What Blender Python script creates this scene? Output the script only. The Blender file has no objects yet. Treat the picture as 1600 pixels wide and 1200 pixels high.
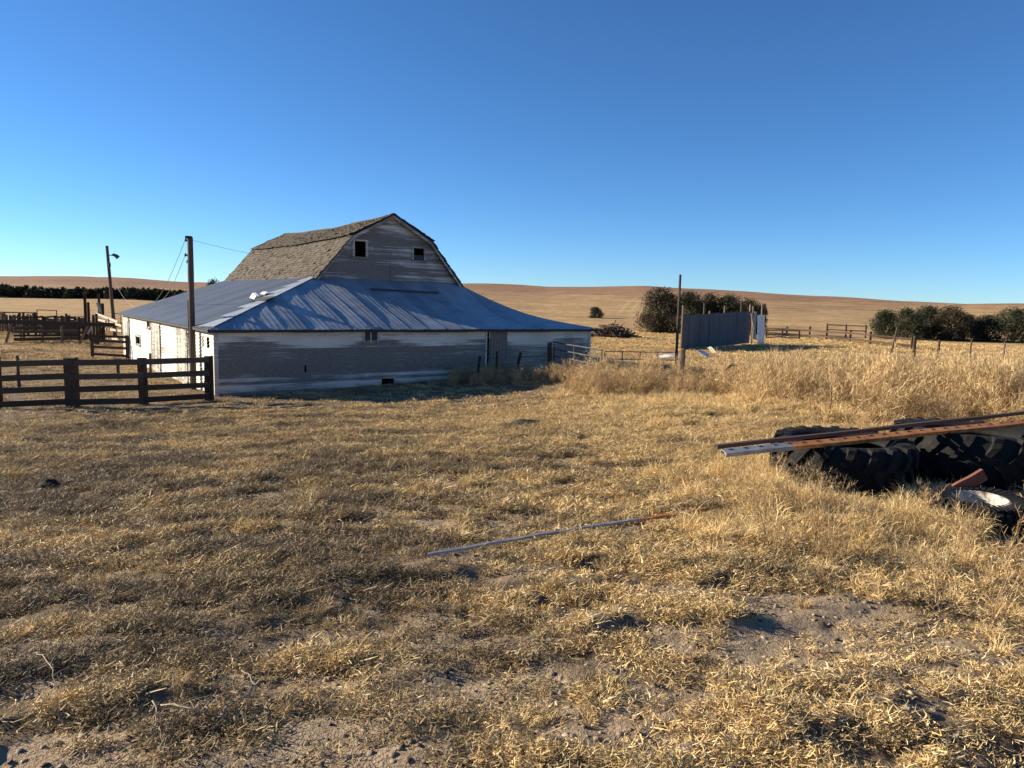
import bpy, math, random
import numpy as np
from mathutils import Vector, Matrix
random.seed(7); rng = np.random.default_rng(7)
R = math.radians
scene = bpy.context.scene
C = scene.collection
# ------------------------------------------------------------------ camera model (used to set things out on the terrain)
F_PX, PITCH, ROLL, EYE = 1114.8, .1134, .0255, 3.447
cp, sp, cr, sr = math.cos(PITCH), math.sin(PITCH), math.cos(ROLL), math.sin(ROLL)
FW = Vector((0, cp, -sp)); UP = Vector((0, sp, cp)); RT = Vector((1, 0, 0))
IR = RT*cr + UP*sr; IU = UP*cr - RT*sr
CAM = Vector((0, 0, EYE))
def ray(px, py):
    return (FW + IR*((px-800)/F_PX) - IU*((py-600)/F_PX))
# ------------------------------------------------------------------ noise
def _hash(ix, iy, s):
    n = (ix*374761393 + iy*668265263 + s*1442695041) & 0x7fffffff
    n = ((n ^ (n >> 13))*1274126177) & 0x7fffffff
    return ((n ^ (n >> 16)) & 0xffff)/65535.0
def vnoise(x, y, s=0):
    x = np.asarray(x, float); y = np.asarray(y, float)
    ix = np.floor(x).astype(np.int64); iy = np.floor(y).astype(np.int64)
    fx = x-ix; fy = y-iy; fx = fx*fx*(3-2*fx); fy = fy*fy*(3-2*fy)
    a = _hash(ix, iy, s); b = _hash(ix+1, iy, s); c = _hash(ix, iy+1, s); d = _hash(ix+1, iy+1, s)
    return (a+(b-a)*fx)*(1-fy)+(c+(d-c)*fx)*fy
def fbm(x, y, s=0, o=3):
    t = 0; a = .5; n = 0
    for k in range(o):
        t = t+a*vnoise(x*2**k, y*2**k, s+k*17); n += a; a *= .5
    return t/n
def sstep(a, b, x):
    t = np.clip((x-a)/(b-a), 0, 1); return t*t*(3-2*t)
# ------------------------------------------------------------------ terrain
AZ = np.array([-60, -40, -22, -5, 8, 15, 22, 32, 60])
RR = np.array([0, 2.5, 5, 8, 12, 16, 20, 26, 34, 45, 62, 100, 160])
HT = np.array([
 [1.60]*9,
 [1.66, 1.66, 1.65, 1.64, 1.63, 1.62, 1.62, 1.62, 1.62],
 [1.82, 1.82, 1.81, 1.80, 1.78, 1.76, 1.75, 1.75, 1.75],
 [2.15, 2.15, 2.13, 2.10, 2.05, 2.00, 1.92, 1.90, 1.90],
 [2.60, 2.60, 2.60, 2.50, 2.30, 2.15, 2.00, 1.98, 1.98],
 [2.95, 2.95, 2.98, 2.88, 2.50, 2.35, 2.12, 2.05, 2.05],
 [3.20, 3.20, 3.26, 3.16, 2.72, 2.55, 2.35, 2.20, 2.20],
 [3.42, 3.43, 3.45, 3.26, 2.92, 2.80, 2.68, 2.55, 2.50],
 [3.50, 3.50, 3.48, 3.28, 3.08, 3.02, 2.98, 2.90, 2.85],
 [3.50, 3.50, 3.50, 3.38, 3.18, 3.15, 3.05, 3.10, 3.10],
 [3.50, 3.50, 3.50, 3.45, 3.25, 3.18, 3.02, 3.25, 3.25],
 [3.50, 3.50, 3.50, 3.50, 3.42, 3.40, 3.38, 3.40, 3.40],
 [3.50]*9])
RX = np.array([-400, 0, 100, 200, 300, 500, 720, 850, 1000, 1100, 1200, 1300, 1400, 1500, 1600, 2000])
RY = np.array([432, 434, 435, 438, 444, 446, 447.5, 453, 452, 456, 461, 467, 474, 478, 476, 470])
RAZ = np.degrees(np.arctan((RX-800)/F_PX))
REL = (473+(RX-800)*.0255-RY)/F_PX*np.cos(np.radians(RAZ))
def terr(x, y, bumps=True):
    x = np.asarray(x, float); y = np.asarray(y, float)
    r = np.hypot(x, y); az = np.degrees(np.arctan2(x, y))
    azc = np.clip(az, -60, 60); back = sstep(60, 110, np.abs(az))
    rc = np.clip(r, 0, 159.9)
    i = np.clip(np.searchsorted(RR, rc, side='right')-1, 0, len(RR)-2)
    j = np.clip(np.searchsorted(AZ, azc, side='right')-1, 0, len(AZ)-2)
    fr = (rc-RR[i])/(RR[i+1]-RR[i]); fa = (azc-AZ[j])/(AZ[j+1]-AZ[j]); fa = fa*fa*(3-2*fa)
    h = (HT[i, j]*(1-fr)+HT[i+1, j]*fr)*(1-fa)+(HT[i, j+1]*(1-fr)+HT[i+1, j+1]*fr)*fa
    h = h*(1-back)+(1.6+.4*sstep(2, 40, r))*back
    z = EYE-h
    el = np.interp(azc, RAZ, REL)
    Rc = np.where(az < -20, 1300., 760.)
    Rc = np.interp(azc, [-60, -24, -10, 60], [1400., 1300., 760., 760.])
    top = el*Rc+3.5
    start = np.interp(azc, [-60, -24, -10, 60], [420., 400., 105., 105.])
    t = np.clip((r-start)/(Rc-start), 0, 1.35)
    rise = np.where(t < 1, np.sin(np.clip(t, 0, 1)*math.pi/2)**1.25, 1-(t-1)*1.5)
    z = z+top*rise
    z = z+sstep(130, 260, r)*(fbm(x/90, y/90, 5)-.5)*5*(1-sstep(.75, 1, t))*sstep(110, 400, r)
    if bumps:
        near = 1-sstep(25, 90, r)
        c, s = math.cos(R(24)), math.sin(R(24))
        u = x*c+y*s; v = -x*s+y*c
        z = z+near*((fbm(u/1.2, v/.5, 3, 3)-.5)*.09+(fbm(x/.6, y/.6, 23, 2)-.5)*.05*(1-sstep(12, 30, r))+(fbm(u/.24, v/.13, 9, 3)-.5)*.10*(1-sstep(10, 24, r)))
        z = z+(fbm(x/5, y/5, 11, 2)-.5)*.22*sstep(4, 12, r)*(1-sstep(40, 120, r))
    return z
def zt(x, y): return float(terr(np.array([x]), np.array([y]))[0])
def G(px, py):
    d = ray(px, py); d = d/math.hypot(d.x, d.y)
    rr = np.exp(np.linspace(math.log(1.2), math.log(1500), 6000))
    zz = terr(d.x*rr, d.y*rr, False); k = np.argmax(EYE+d.z*rr < zz)
    if not (EYE+d.z*rr < zz).any(): k = len(rr)-1
    r = rr[k]; x, y = d.x*r, d.y*r
    return Vector((x, y, zt(x, y)))
def P(px, py, depth):      # point of the ray at ground distance y = depth
    d = ray(px, py); return CAM+d*(depth/d.y)
def GD(px, depth):         # terrain point below column px at distance depth
    p = P(px, 480, depth); return Vector((p.x, p.y, zt(p.x, p.y)))
# ------------------------------------------------------------------ object helpers
OFF = {}
def tag(o, label=None, cat=None, group=None, kind=None):
    if label: o['label'] = label
    if cat: o['category'] = cat
    if group: o['group'] = group
    if kind: o['kind'] = kind
    return o
def empty(name, loc, label, cat, group=None, rz=0):
    o = bpy.data.objects.new(name, None); C.objects.link(o)
    o.location = loc; o.rotation_euler = (0, 0, rz); o.empty_display_size = .3
    OFF[o] = Vector(loc) if rz == 0 else Vector((0, 0, 0))
    return tag(o, label, cat, group)
def nmesh(name, V, F, mat=None, parent=None, col=None, smooth=False, off=None, loops=None, link=True):
    """V (n,3) array, F (m,k) array or list of lists; col: per-vertex (n,) tint"""
    me = bpy.data.meshes.new(name)
    V = np.asarray(V, float)
    if parent is not None and off is None: off = OFF.get(parent)
    if off is not None: V = V-np.array(off)
    if isinstance(F, np.ndarray):
        m, k = F.shape
        me.vertices.add(len(V)); me.vertices.foreach_set('co', V.astype(np.float32).ravel())
        me.loops.add(m*k); me.loops.foreach_set('vertex_index', F.astype(np.int32).ravel())
        me.polygons.add(m); me.polygons.foreach_set('loop_start', np.arange(0, m*k, k, dtype=np.int32))
        me.polygons.foreach_set('loop_total', np.full(m, k, dtype=np.int32))
        me.update(calc_edges=True)
    else:
        me.from_pydata([tuple(v) for v in V], [], F)
    if col is not None:
        a = me.attributes.new('tint', 'FLOAT', 'POINT'); a.data.foreach_set('value', np.asarray(col, np.float32))
    if smooth: me.polygons.foreach_set('use_smooth', np.ones(len(me.polygons), dtype=bool))
    if mat: me.materials.append(mat)
    o = bpy.data.objects.new(name, me)
    if link: C.objects.link(o)
    if parent is not None:
        o.parent = parent; OFF[o] = OFF.get(parent, Vector((0, 0, 0)))
    else: OFF[o] = Vector((0, 0, 0))
    return o
class MB:
    def __init__(s): s.V = []; s.F = []; s.T = []; s.t = .5
    def add(s, vs, fs, t=None):
        n = len(s.V); s.V += [tuple(v) for v in vs]; s.F += [[i+n for i in f] for f in fs]
        s.T += [s.t if t is None else t]*len(vs)
    def hexa(s, a, b, t=None):     # a: 4 bottom, b: 4 top
        s.add(list(a)+list(b), [(3, 2, 1, 0), (4, 5, 6, 7), (0, 1, 5, 4), (1, 2, 6, 5), (2, 3, 7, 6), (3, 0, 4, 7)], t)
    def box(s, x0, x1, y0, y1, z0, z1, t=None):
        s.hexa([(x0, y0, z0), (x1, y0, z0), (x1, y1, z0), (x0, y1, z0)], [(x0, y0, z1), (x1, y0, z1), (x1, y1, z1), (x0, y1, z1)], t)
    def beam(s, p, q, w, h, side=None, t=None, jit=0):   # board from p to q, w along side, h along the third axis
        p = Vector(p); q = Vector(q); d = (q-p).normalized()
        sd = Vector(side) if side is not None else d.cross(Vector((0, 0, 1)))
        if sd.length < 1e-4: sd = Vector((1, 0, 0))
        sd = (sd-d*sd.dot(d)).normalized(); up = sd.cross(d)
        ls = []
        for c in (p, q):
            j = lambda: (random.random()-.5)*jit
            ls.append([c+sd*(-w/2+j())+up*(-h/2+j()), c+sd*(w/2+j())+up*(-h/2+j()), c+sd*(w/2+j())+up*(h/2+j()), c+sd*(-w/2+j())+up*(h/2+j())])
        s.hexa(ls[0], ls[1], t if t is not None else random.random())
    def tube(s, pts, r, n=8, jit=0, cap=True, t=None, square=0):
        pts = [Vector(p) for p in pts]; m = len(pts); rings = []
        rs = r if isinstance(r, (list, tuple)) else [r]*m
        ph = random.random()*6
        prof = [1+(random.random()-.5)*jit for _ in range(n)]
        for i, p in enumerate(pts):
            d = (pts[min(i+1, m-1)]-pts[max(i-1, 0)]).normalized()
            a = d.cross(Vector((0, 1, 0))) if abs(d.y) < .9 else d.cross(Vector((1, 0, 0)))
            a.normalize(); b = d.cross(a)
            rings.append([p+(a*math.cos(ph+k*2*math.pi/n)+b*math.sin(ph+k*2*math.pi/n))*rs[i]*prof[k]*(1+(random.random()-.5)*jit*.5) for k in range(n)])
        vs = [v for rg in rings for v in rg]; fs = []
        for i in range(m-1):
            for k in range(n):
                a0 = i*n+k; a1 = i*n+(k+1) % n
                fs.append((a0, a1, a1+n, a0+n))
        if cap: fs += [tuple(range(n-1, -1, -1)), tuple((m-1)*n+k for k in range(n))]
        s.add(vs, fs, t if t is not None else random.random())
    def post(s, p, q, r0, r1=None, n=9, seg=7, jit=.25, bow=.0):
        p = Vector(p); q = Vector(q); r1 = r1 or r0; pts = []; rs = []
        for i in range(seg+1):
            f = i/seg
            pts.append(p.lerp(q, f)+Vector(((random.random()-.5)*bow, (random.random()-.5)*bow, 0)))
            rs.append((r0+(r1-r0)*f)*(1+(random.random()-.5)*.12))
        s.tube(pts, rs, n, jit)
    def build(s, name, mat, parent=None, smooth=False):
        return nmesh(name, np.array(s.V), s.F, mat, parent, np.array(s.T), smooth)
# ------------------------------------------------------------------ materials
def newmat(name):
    m = bpy.data.materials.new(name); m.use_nodes = True
    nt = m.node_tree; nt.nodes.clear()
    o = nt.nodes.new('ShaderNodeOutputMaterial'); b = nt.nodes.new('ShaderNodeBsdfPrincipled')
    nt.links.new(b.outputs[0], o.inputs[0]); return m, nt, b
def N(nt, typ, **kw):
    n = nt.nodes.new(typ)
    for k, v in kw.items():
        if k in n.inputs: n.inputs[k].default_value = v
        else: setattr(n, k, v)
    return n
def ramp(nt, src, stops):
    r = nt.nodes.new('ShaderNodeValToRGB'); e = r.color_ramp.elements
    while len(e) < len(stops): e.new(.5)
    for i, (p, c) in enumerate(stops):
        e[i].position = p; e[i].color = (c[0], c[1], c[2], 1) if len(c) > 1 else (c[0],)*3+(1,)
    nt.links.new(src, r.inputs[0]); return r.outputs[0]
def mix(nt, a, b, f, mode='MIX'):
    m = nt.nodes.new('ShaderNodeMix'); m.data_type = 'RGBA'; m.blend_type = mode
    for sock, v in ((m.inputs[0], f), (m.inputs[6], a), (m.inputs[7], b)):
        if isinstance(v, (tuple, list)): sock.default_value = (*v, 1) if len(v) == 3 else v
        elif isinstance(v, (int, float)): sock.default_value = v
        else: nt.links.new(v, sock)
    return m.outputs[2]
def coords(nt, scale, obj=True, rot=(0, 0, 0)):
    tc = nt.nodes.new('ShaderNodeTexCoord'); mp = nt.nodes.new('ShaderNodeMapping')
    nt.links.new(tc.outputs['Object' if obj else 'Generated'], mp.inputs[0]); mp.inputs['Scale'].default_value = scale
    mp.inputs['Rotation'].default_value = rot
    return mp.outputs[0]
def noise(nt, vec, sc, det=4, rough=.6, out=0):
    n = N(nt, 'ShaderNodeTexNoise', Scale=sc, Detail=det, Roughness=rough); nt.links.new(vec, n.inputs['Vector']); return n.outputs[out]
def bump(nt, b, h, st, dist=.02):
    n = N(nt, 'ShaderNodeBump', Strength=st, Distance=dist); nt.links.new(h, n.inputs['Height']); nt.links.new(n.outputs[0], b.inputs['Normal'])
def attr(nt, name, typ='GEOMETRY'):
    a = nt.nodes.new('ShaderNodeAttribute'); a.attribute_name = name; a.attribute_type = typ; return a.outputs['Fac']
def mat_wood(name, dark, light, scale=(1, 1, 1), rough=.9, grain=8):
    m, nt, b = newmat(name); v = coords(nt, scale)
    n1 = noise(nt, v, grain, 6, .7); c = ramp(nt, n1, [(.3, dark), (.7, light)])
    t = attr(nt, 'tint'); c = mix(nt, c, ramp(nt, t, [(0, tuple(x*.6 for x in dark)), (1, tuple(min(1, x*1.2) for x in light))]), .45)
    nt.links.new(c, b.inputs['Base Color']); b.inputs['Roughness'].default_value = rough; b.inputs['Specular IOR Level'].default_value = .2
    bump(nt, b, n1, .5, .015); return m
M = {}
M['tie'] = mat_wood('old_tie_wood', (.03, .019, .013), (.095, .058, .038), (6, 6, 1))
M['rail'] = mat_wood('weathered_plank', (.04, .028, .02), (.12, .09, .065), (1.2, 3, 9), grain=5)
M['postwood'] = mat_wood('grey_post_wood', (.07, .05, .035), (.2, .15, .11), (9, 9, 1))
M['palewood'] = mat_wood('pale_bare_board', (.32, .25, .17), (.6, .5, .37), (2, 2, 2))
M['polewood'] = mat_wood('utility_pole_wood', (.05, .035, .025), (.14, .1, .075), (12, 12, .8))
M['shingle'] = mat_wood('cedar_shake', (.04, .033, .025), (.17, .14, .105), (3, 3, 3), grain=4)
def mat_paint():
    m, nt, b = newmat('peeling_white_paint')
    v = coords(nt, (.30, .30, 9)); v2 = coords(nt, (1, 1, 1)); v3 = coords(nt, (1.4, 1.4, 22))
    n1 = noise(nt, v, 2.2, 7, .68); n2 = noise(nt, v2, .55, 3, .5); n3 = noise(nt, v3, 3, 4, .7)
    tc = nt.nodes.new('ShaderNodeTexCoord'); sx = nt.nodes.new('ShaderNodeSeparateXYZ'); nt.links.new(tc.outputs['Object'], sx.inputs[0])
    w = attr(nt, 'tint')                      # how weathered the board is
    a = N(nt, 'ShaderNodeMath', operation='ADD'); nt.links.new(n1, a.inputs[0]); nt.links.new(w, a.inputs[1])
    a2 = N(nt, 'ShaderNodeMath', operation='MULTIPLY_ADD'); nt.links.new(n2, a2.inputs[0]); a2.inputs[1].default_value = .7; nt.links.new(a.outputs[0], a2.inputs[2])
    a3 = N(nt, 'ShaderNodeMath', operation='MULTIPLY_ADD'); nt.links.new(n3, a3.inputs[0]); a3.inputs[1].default_value = .35; nt.links.new(a2.outputs[0], a3.inputs[2])
    f = ramp(nt, a3.outputs[0], [(.0, (0,)), (1, (1,))])
    mr = N(nt, 'ShaderNodeMapRange'); nt.links.new(a3.outputs[0], mr.inputs[0]); mr.inputs[1].default_value = 1.27; mr.inputs[2].default_value = 1.5
    wood = ramp(nt, noise(nt, v3, 4, 5, .7), [(.3, (.10, .085, .070)), (.7, (.32, .285, .24))])
    pw = ramp(nt, n2, [(.3, (.60, .55, .45)), (.7, (.80, .75, .64))])
    c = mix(nt, pw, wood, mr.outputs[0])
    nt.links.new(c, b.inputs['Base Color']); b.inputs['Roughness'].default_value = .85; b.inputs['Specular IOR Level'].default_value = .2
    bump(nt, b, a3.outputs[0], .35, .01); return m
M['paint'] = mat_paint()
def mat_metal(name, c1, c2, metallic=.6, rough=.4, rust=.0, sc=1.5, stretch=(1, 1, 1)):
    m, nt, b = newmat(name); v = coords(nt, stretch)
    n1 = noise(nt, v, sc, 6, .65); n2 = noise(nt, v, sc*6, 3, .6)
    c = ramp(nt, n1, [(.3, c1), (.7, c2)])
    t = attr(nt, 'tint'); c = mix(nt, c, ramp(nt, t, [(0, c1), (1, c2)]), .4)
    if rust > 0: c = mix(nt, c, (.16, .07, .035), ramp(nt, n2, [(.72-rust, (0,)), (.8-rust*.6, (1,))]))
    nt.links.new(c, b.inputs['Base Color']); b.inputs['Metallic'].default_value = metallic
    nt.links.new(ramp(nt, n2, [(.2, (rough-.08,)), (.8, (rough+.12,))]), b.inputs['Roughness'])
    bump(nt, b, n1, .25, .02); return m
M['galv'] = mat_metal('galvanised_sheet', (.14, .17, .205), (.42, .445, .47), .15, .5, .06)
M['darksheet'] = mat_metal('dull_dark_sheet', (.05, .06, .075), (.10, .115, .13), .3, .5, .06, stretch=(.25, 2, 1))
M['sheet_grey'] = mat_metal('grey_windbreak_sheet', (.045, .05, .062), (.10, .105, .12), .1, .6, .1, stretch=(3, 3, .3))
M['gatesteel'] = mat_metal('tube_gate_steel', (.04, .042, .045), (.075, .075, .075), .0, .8, .1)
M['rustpipe'] = mat_metal('rusty_pipe', (.05, .03, .022), (.12, .07, .05), .1, .8)
M['whitemetal'] = mat_metal('white_scrap_metal', (.62, .62, .58), (.8, .8, .76), .1, .45, .04)
M['wire'] = mat_metal('old_wire', (.18, .16, .14), (.3, .28, .25), .4, .6)
def flat(name, c, rough=.8, metallic=0, spec=.3, var=.25, sc=6):
    m, nt, b = newmat(name); n = noise(nt, coords(nt, (1, 1, 1)), sc, 4, .6)
    nt.links.new(ramp(nt, n, [(.25, tuple(x*(1-var) for x in c)), (.75, tuple(min(1, x*(1+var)) for x in c))]), b.inputs['Base Color'])
    b.inputs['Roughness'].default_value = rough; b.inputs['Metallic'].default_value = metallic; b.inputs['Specular IOR Level'].default_value = spec
    bump(nt, b, n, .3, .01); return m
M['rubber'] = flat('old_rubber', (.010, .010, .011), .75, spec=.2, sc=14)
m, nt, b = newmat('dusty_rubber'); n1_ = noise(nt, coords(nt, (1, 1, 1)), 5, 6, .7); n2_ = noise(nt, coords(nt, (1, 1, 1)), 45, 3, .6)
c_ = mix(nt, ramp(nt, n2_, [(.3, (.007, .007, .008)), (.7, (.022, .021, .02))]), (.085, .068, .05), ramp(nt, n1_, [(.55, (0,)), (.8, (.55,))]))
nt.links.new(c_, b.inputs['Base Color']); b.inputs['Roughness'].default_value = .85; b.inputs['Specular IOR Level'].default_value = .15; bump(nt, b, n2_, .5, .008); M['rubber'] = m
m, nt, b = newmat('chipped_rim_paint'); n1_ = noise(nt, coords(nt, (1, 1, 1)), 9, 7, .75)
nt.links.new(ramp(nt, n1_, [(.38, (.10, .05, .03)), (.45, (.32, .28, .23)), (.6, (.50, .48, .43))]), b.inputs['Base Color']); b.inputs['Roughness'].default_value = .7; M['rim'] = m
M['dung'] = flat('dark_dung', (.03, .024, .018), .95)
M['stone'] = flat('pale_stone', (.42, .37, .30), .9)
M['twig'] = flat('dry_twig', (.34, .27, .19), .9)
M['trunk'] = flat('cedar_bark', (.09, .06, .04), .95)
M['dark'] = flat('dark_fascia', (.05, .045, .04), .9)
M['ceramic'] = flat('insulator', (.04, .035, .035), .7)
m, nt, b = newmat('window_glass'); b.inputs['Roughness'].default_value = .3; b.inputs['Specular IOR Level'].default_value = .2; M['glass'] = m
nn = noise(nt, coords(nt, (1, 1, 1)), 3, 2); nt.links.new(ramp(nt, nn, [(0, (.012, .014, .018)), (1, (.04, .045, .05))]), b.inputs['Base Color'])
def mat_rustbeam():
    m, nt, b = newmat('rusty_channel_steel'); v = coords(nt, (1, 1, 1))
    t = attr(nt, 'tint')                    # 0 rusty, 1 still galvanised
    n1 = noise(nt, v, 7, 6, .7); n2 = noise(nt, v, 40, 3, .6)
    rust = ramp(nt, n1, [(.25, (.22, .06, .02)), (.5, (.52, .19, .05)), (.75, (.75, .38, .11))])
    rust = mix(nt, rust, (.08, .03, .02), ramp(nt, n2, [(.6, (0,)), (.75, (.8,))]))
    g = ramp(nt, n1, [(.3, (.18, .185, .19)), (.7, (.38, .38, .37))])
    a = N(nt, 'ShaderNodeMath', operation='MULTIPLY_ADD'); nt.links.new(n1, a.inputs[0]); a.inputs[1].default_value = .5; nt.links.new(t, a.inputs[2])
    f = ramp(nt, a.outputs[0], [(.68, (0,)), (.8, (1,))])
    nt.links.new(mix(nt, rust, g, f), b.inputs['Base Color']); b.inputs['Roughness'].default_value = .6
    bump(nt, b, n2, .3, .004); return m
M['rustbeam'] = mat_rustbeam()
def mat_grass(name, pale, gold, dull, transl=.12, inst=True):
    m, nt, b = newmat(name); out = nt.nodes['Material Output'] if 'Material Output' in nt.nodes else [n for n in nt.nodes if n.type == 'OUTPUT_MATERIAL'][0]
    t = attr(nt, 'tint'); c = ramp(nt, t, [(0, dull), (.4, gold), (1, pale)])
    if inst:
        tone = attr(nt, 'tone', 'INSTANCER')
        c = mix(nt, c, mix(nt, c, dull, .75), ramp(nt, tone, [(0, (1,)), (.75, (0,))]))
        oi = nt.nodes.new('ShaderNodeObjectInfo')
        hv = N(nt, 'ShaderNodeHueSaturation'); nt.links.new(c, hv.inputs['Color'])
        mr = N(nt, 'ShaderNodeMapRange'); nt.links.new(oi.outputs['Random'], mr.inputs[0]); mr.inputs[3].default_value = .7; mr.inputs[4].default_value = 1.25
        nt.links.new(mr.outputs[0], hv.inputs['Value']); c = hv.outputs[0]
    nt.links.new(c, b.inputs['Base Color']); b.inputs['Roughness'].default_value = .7; b.inputs['Specular IOR Level'].default_value = .25
    tr = nt.nodes.new('ShaderNodeBsdfTranslucent'); nt.links.new(c, tr.inputs[0])
    mx = nt.nodes.new('ShaderNodeMixShader'); mx.inputs[0].default_value = transl
    nt.links.new(b.outputs[0], mx.inputs[1]); nt.links.new(tr.outputs[0], mx.inputs[2]); nt.links.new(mx.outputs[0], out.inputs[0]); return m
M['straw'] = mat_grass('dry_straw', (.86, .69, .38), (.64, .42, .15), (.11, .08, .055))
M['weed'] = mat_grass('dry_weed_stems', (.72, .54, .29), (.50, .34, .155), (.23, .14, .07))
M['cedar'] = mat_grass('cedar_foliage', (.06, .066, .03), (.035, .042, .02), (.025, .02, .012), .15, False)
M['cedar_brown'] = mat_grass('cedar_foliage_winter', (.085, .066, .033), (.05, .042, .022), (.032, .022, .013), .15, False)
def mat_ground():
    m, nt, b = newmat('pasture_ground')
    bare = attr(nt, 'tint'); far = attr(nt, 'far')
    v = coords(nt, (1, 1, 1)); vs = coords(nt, (.6, 1.6, 1), rot=(0, 0, R(-24)))
    n1 = noise(nt, vs, 1.6, 8, .7); n2 = noise(nt, v, 14, 6, .75); n3 = noise(nt, v, .23, 3, .5); n4 = noise(nt, v, 60, 3, .7)
    n5 = noise(nt, coords(nt, (1, 1, 1)), 34, 5, .8)
    thatch = ramp(nt, n5, [(.32, (.06, .044, .031)), (.5, (.20, .145, .095)), (.68, (.48, .36, .225))])
    thatch = mix(nt, thatch, ramp(nt, n1, [(.3, (.08, .058, .042)), (.7, (.38, .28, .17))]), .4)
    dirt = ramp(nt, n2, [(.25, (.28, .20, .13)), (.5, (.46, .345, .225)), (.75, (.64, .495, .335))])
    dirt = mix(nt, dirt, (.15, .1, .07), ramp(nt, n4, [(.62, (0,)), (.75, (.6,))]))
    near = mix(nt, thatch, dirt, bare)
    # far fields: long grass in bands, redder towards the crests
    vf = coords(nt, (.010, .022, 1)); f1 = noise(nt, vf, 1.6, 8, .72); f2 = noise(nt, coords(nt, (.06, .1, 1)), 1.5, 7, .75)
    f3 = noise(nt, coords(nt, (1, 1, 1)), .55, 7, .8)
    gold = ramp(nt, f2, [(.3, (.27, .165, .075)), (.55, (.47, .31, .145)), (.75, (.62, .44, .22))])
    red = ramp(nt, f2, [(.3, (.19, .10, .055)), (.7, (.39, .235, .13))])
    hi = attr(nt, 'hill')
    a = N(nt, 'ShaderNodeMath', operation='MULTIPLY_ADD'); nt.links.new(f1, a.inputs[0]); a.inputs[1].default_value = 1.3; nt.links.new(hi, a.inputs[2])
    farc = mix(nt, gold, red, ramp(nt, a.outputs[0], [(.62, (0,)), (.9, (1,))]))
    farc = mix(nt, farc, (.62, .46, .25), bare)
    farc = mix(nt, farc, ramp(nt, f3, [(.3, (.15,)), (.7, (.85,))]), .6, 'OVERLAY')
    c = mix(nt, near, farc, far)
    nt.links.new(c, b.inputs['Base Color']); b.inputs['Roughness'].default_value = .95; b.inputs['Specular IOR Level'].default_value = .1
    ad = N(nt, 'ShaderNodeMath', operation='ADD'); nt.links.new(n2, ad.inputs[0]); nt.links.new(n4, ad.inputs[1])
    bump(nt, b, ad.outputs[0], 1.0, .045); return m
M['ground'] = mat_ground()
# ------------------------------------------------------------------ bare patches (world ellipses: centre, radii, strength)
BARE = []
for px, py, rx, ry, st in ((110, 1180, .28, .22, 1), (165, 1190, .3, .15, 1), (520, 1135, .35, .12, .9), (440, 1190, .5, .15, .9), (600, 1160, .3, .15, .8),
      (1390, 1010, .8, .35, .9), (1560, 960, .6, .5, .8), (1250, 1060, .35, .3, .6), (1080, 1150, .3, .25, .7), (1100, 930, .4, .25, .6), (1560, 1100, .4, .3, .7),
      (880, 960, .35, .12, .7), (980, 1000, .3, .12, .6), (820, 895, .5, .15, .5), (1160, 652, 2.0, .45, 1), (455, 670, 1.1, .45, 1), (520, 665, .8, .25, .8),
      (1450, 900, .7, .4, .5), (60, 760, 1.2, .4, .35), (330, 1020, .5, .3, .4), (700, 1080, .4, .3, .5), (1010, 1060, .25, .3, .6),
      (1330, 955, .7, .35, .9), (1480, 1010, .6, .3, .9), (1180, 1010, .35, .25, .8), (950, 1130, .35, .2, .8), (760, 985, .35, .2, .7), (1100, 860, .3, .15, .6), (640, 1000, .3, .2, .6), (280, 575, 1.6, 2.0, .5), (1500, 870, .5, .4, .6)):
    g = G(px, py); BARE.append((g.x, g.y, rx, ry, st))
def bareness(x, y):
    b = np.zeros_like(x)
    w = (fbm(x/.35, y/.35, 31, 3)-.5)*1.3
    for cx, cy, rx, ry, st in BARE:
        d = np.hypot((x-cx)/rx, (y-cy)/ry)+w
        b = np.maximum(b, st*(1-sstep(.75, 1.15, d)))
    n = fbm(x/.8, y/.5, 77, 4); r = np.hypot(x, y)
    b = np.maximum(b, sstep(.60, .66, n)*.85*(1-sstep(7, 16, r)))
    azd = np.degrees(np.arctan2(x, y))
    for c_, w_ in ((8.75, .16), (9.55, .16), (10.2, .1)):
        b = np.maximum(b, .32*(1-sstep(w_*.5, w_, np.abs(azd-(c_+(r-200)*.011))))*sstep(150, 175, r)*(1-sstep(250, 330, r)))
    return b
def soft_z(x, y, z, b):      # trodden bare soil lies smoother and a little lower than the sward
    n_ = np.hypot(x, y) < 60
    return np.where(n_, z*(1-.6*b)+terr(x, y, False)*.6*b-b*.012, z)
# ------------------------------------------------------------------ ground sheet
def build_ground():
    a1 = np.radians(np.arange(-52, 52.01, .2)); a2 = np.radians(np.arange(54, 308, 4))
    az = np.concatenate([a1, a2]); na = len(az)
    rr = [.25]
    while rr[-1] < 3200: rr.append(rr[-1]*(1.0075 if rr[-1] < 40 else 1.014)+.006)
    rr = np.array(rr); nr = len(rr)
    A, Q = np.meshgrid(az, rr); x = (Q*np.sin(A)).ravel(); y = (Q*np.cos(A)).ravel()
    z = terr(x, y)
    b = bareness(x, y); z = soft_z(x, y, z, b)
    V = np.stack([x, y, z], 1); V = np.vstack([V, [[0, 0, zt(0, 0)]]])
    i = np.arange(nr-1)[:, None]*na; j = np.arange(na)[None, :]; j2 = (j+1) % na
    Fq = np.stack([i+j, i+na+j, i+na+j2, i+j2], -1).reshape(-1, 4)[:, ::-1]
    o = nmesh('ground', V, Fq[:, ::-1], M['ground'], None, np.append(b, 0), True)
    r = np.hypot(x, y)
    far = sstep(28, 70, r); hill = np.clip((z-EYE)/12, -.3, 1)*.45
    for nm, d in (('far', far), ('hill', hill)):
        at = o.data.attributes.new(nm, 'FLOAT', 'POINT'); at.data.foreach_set('value', np.append(d, 0).astype(np.float32))
    return tag(o, kind='structure')
ground = build_ground()
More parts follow.
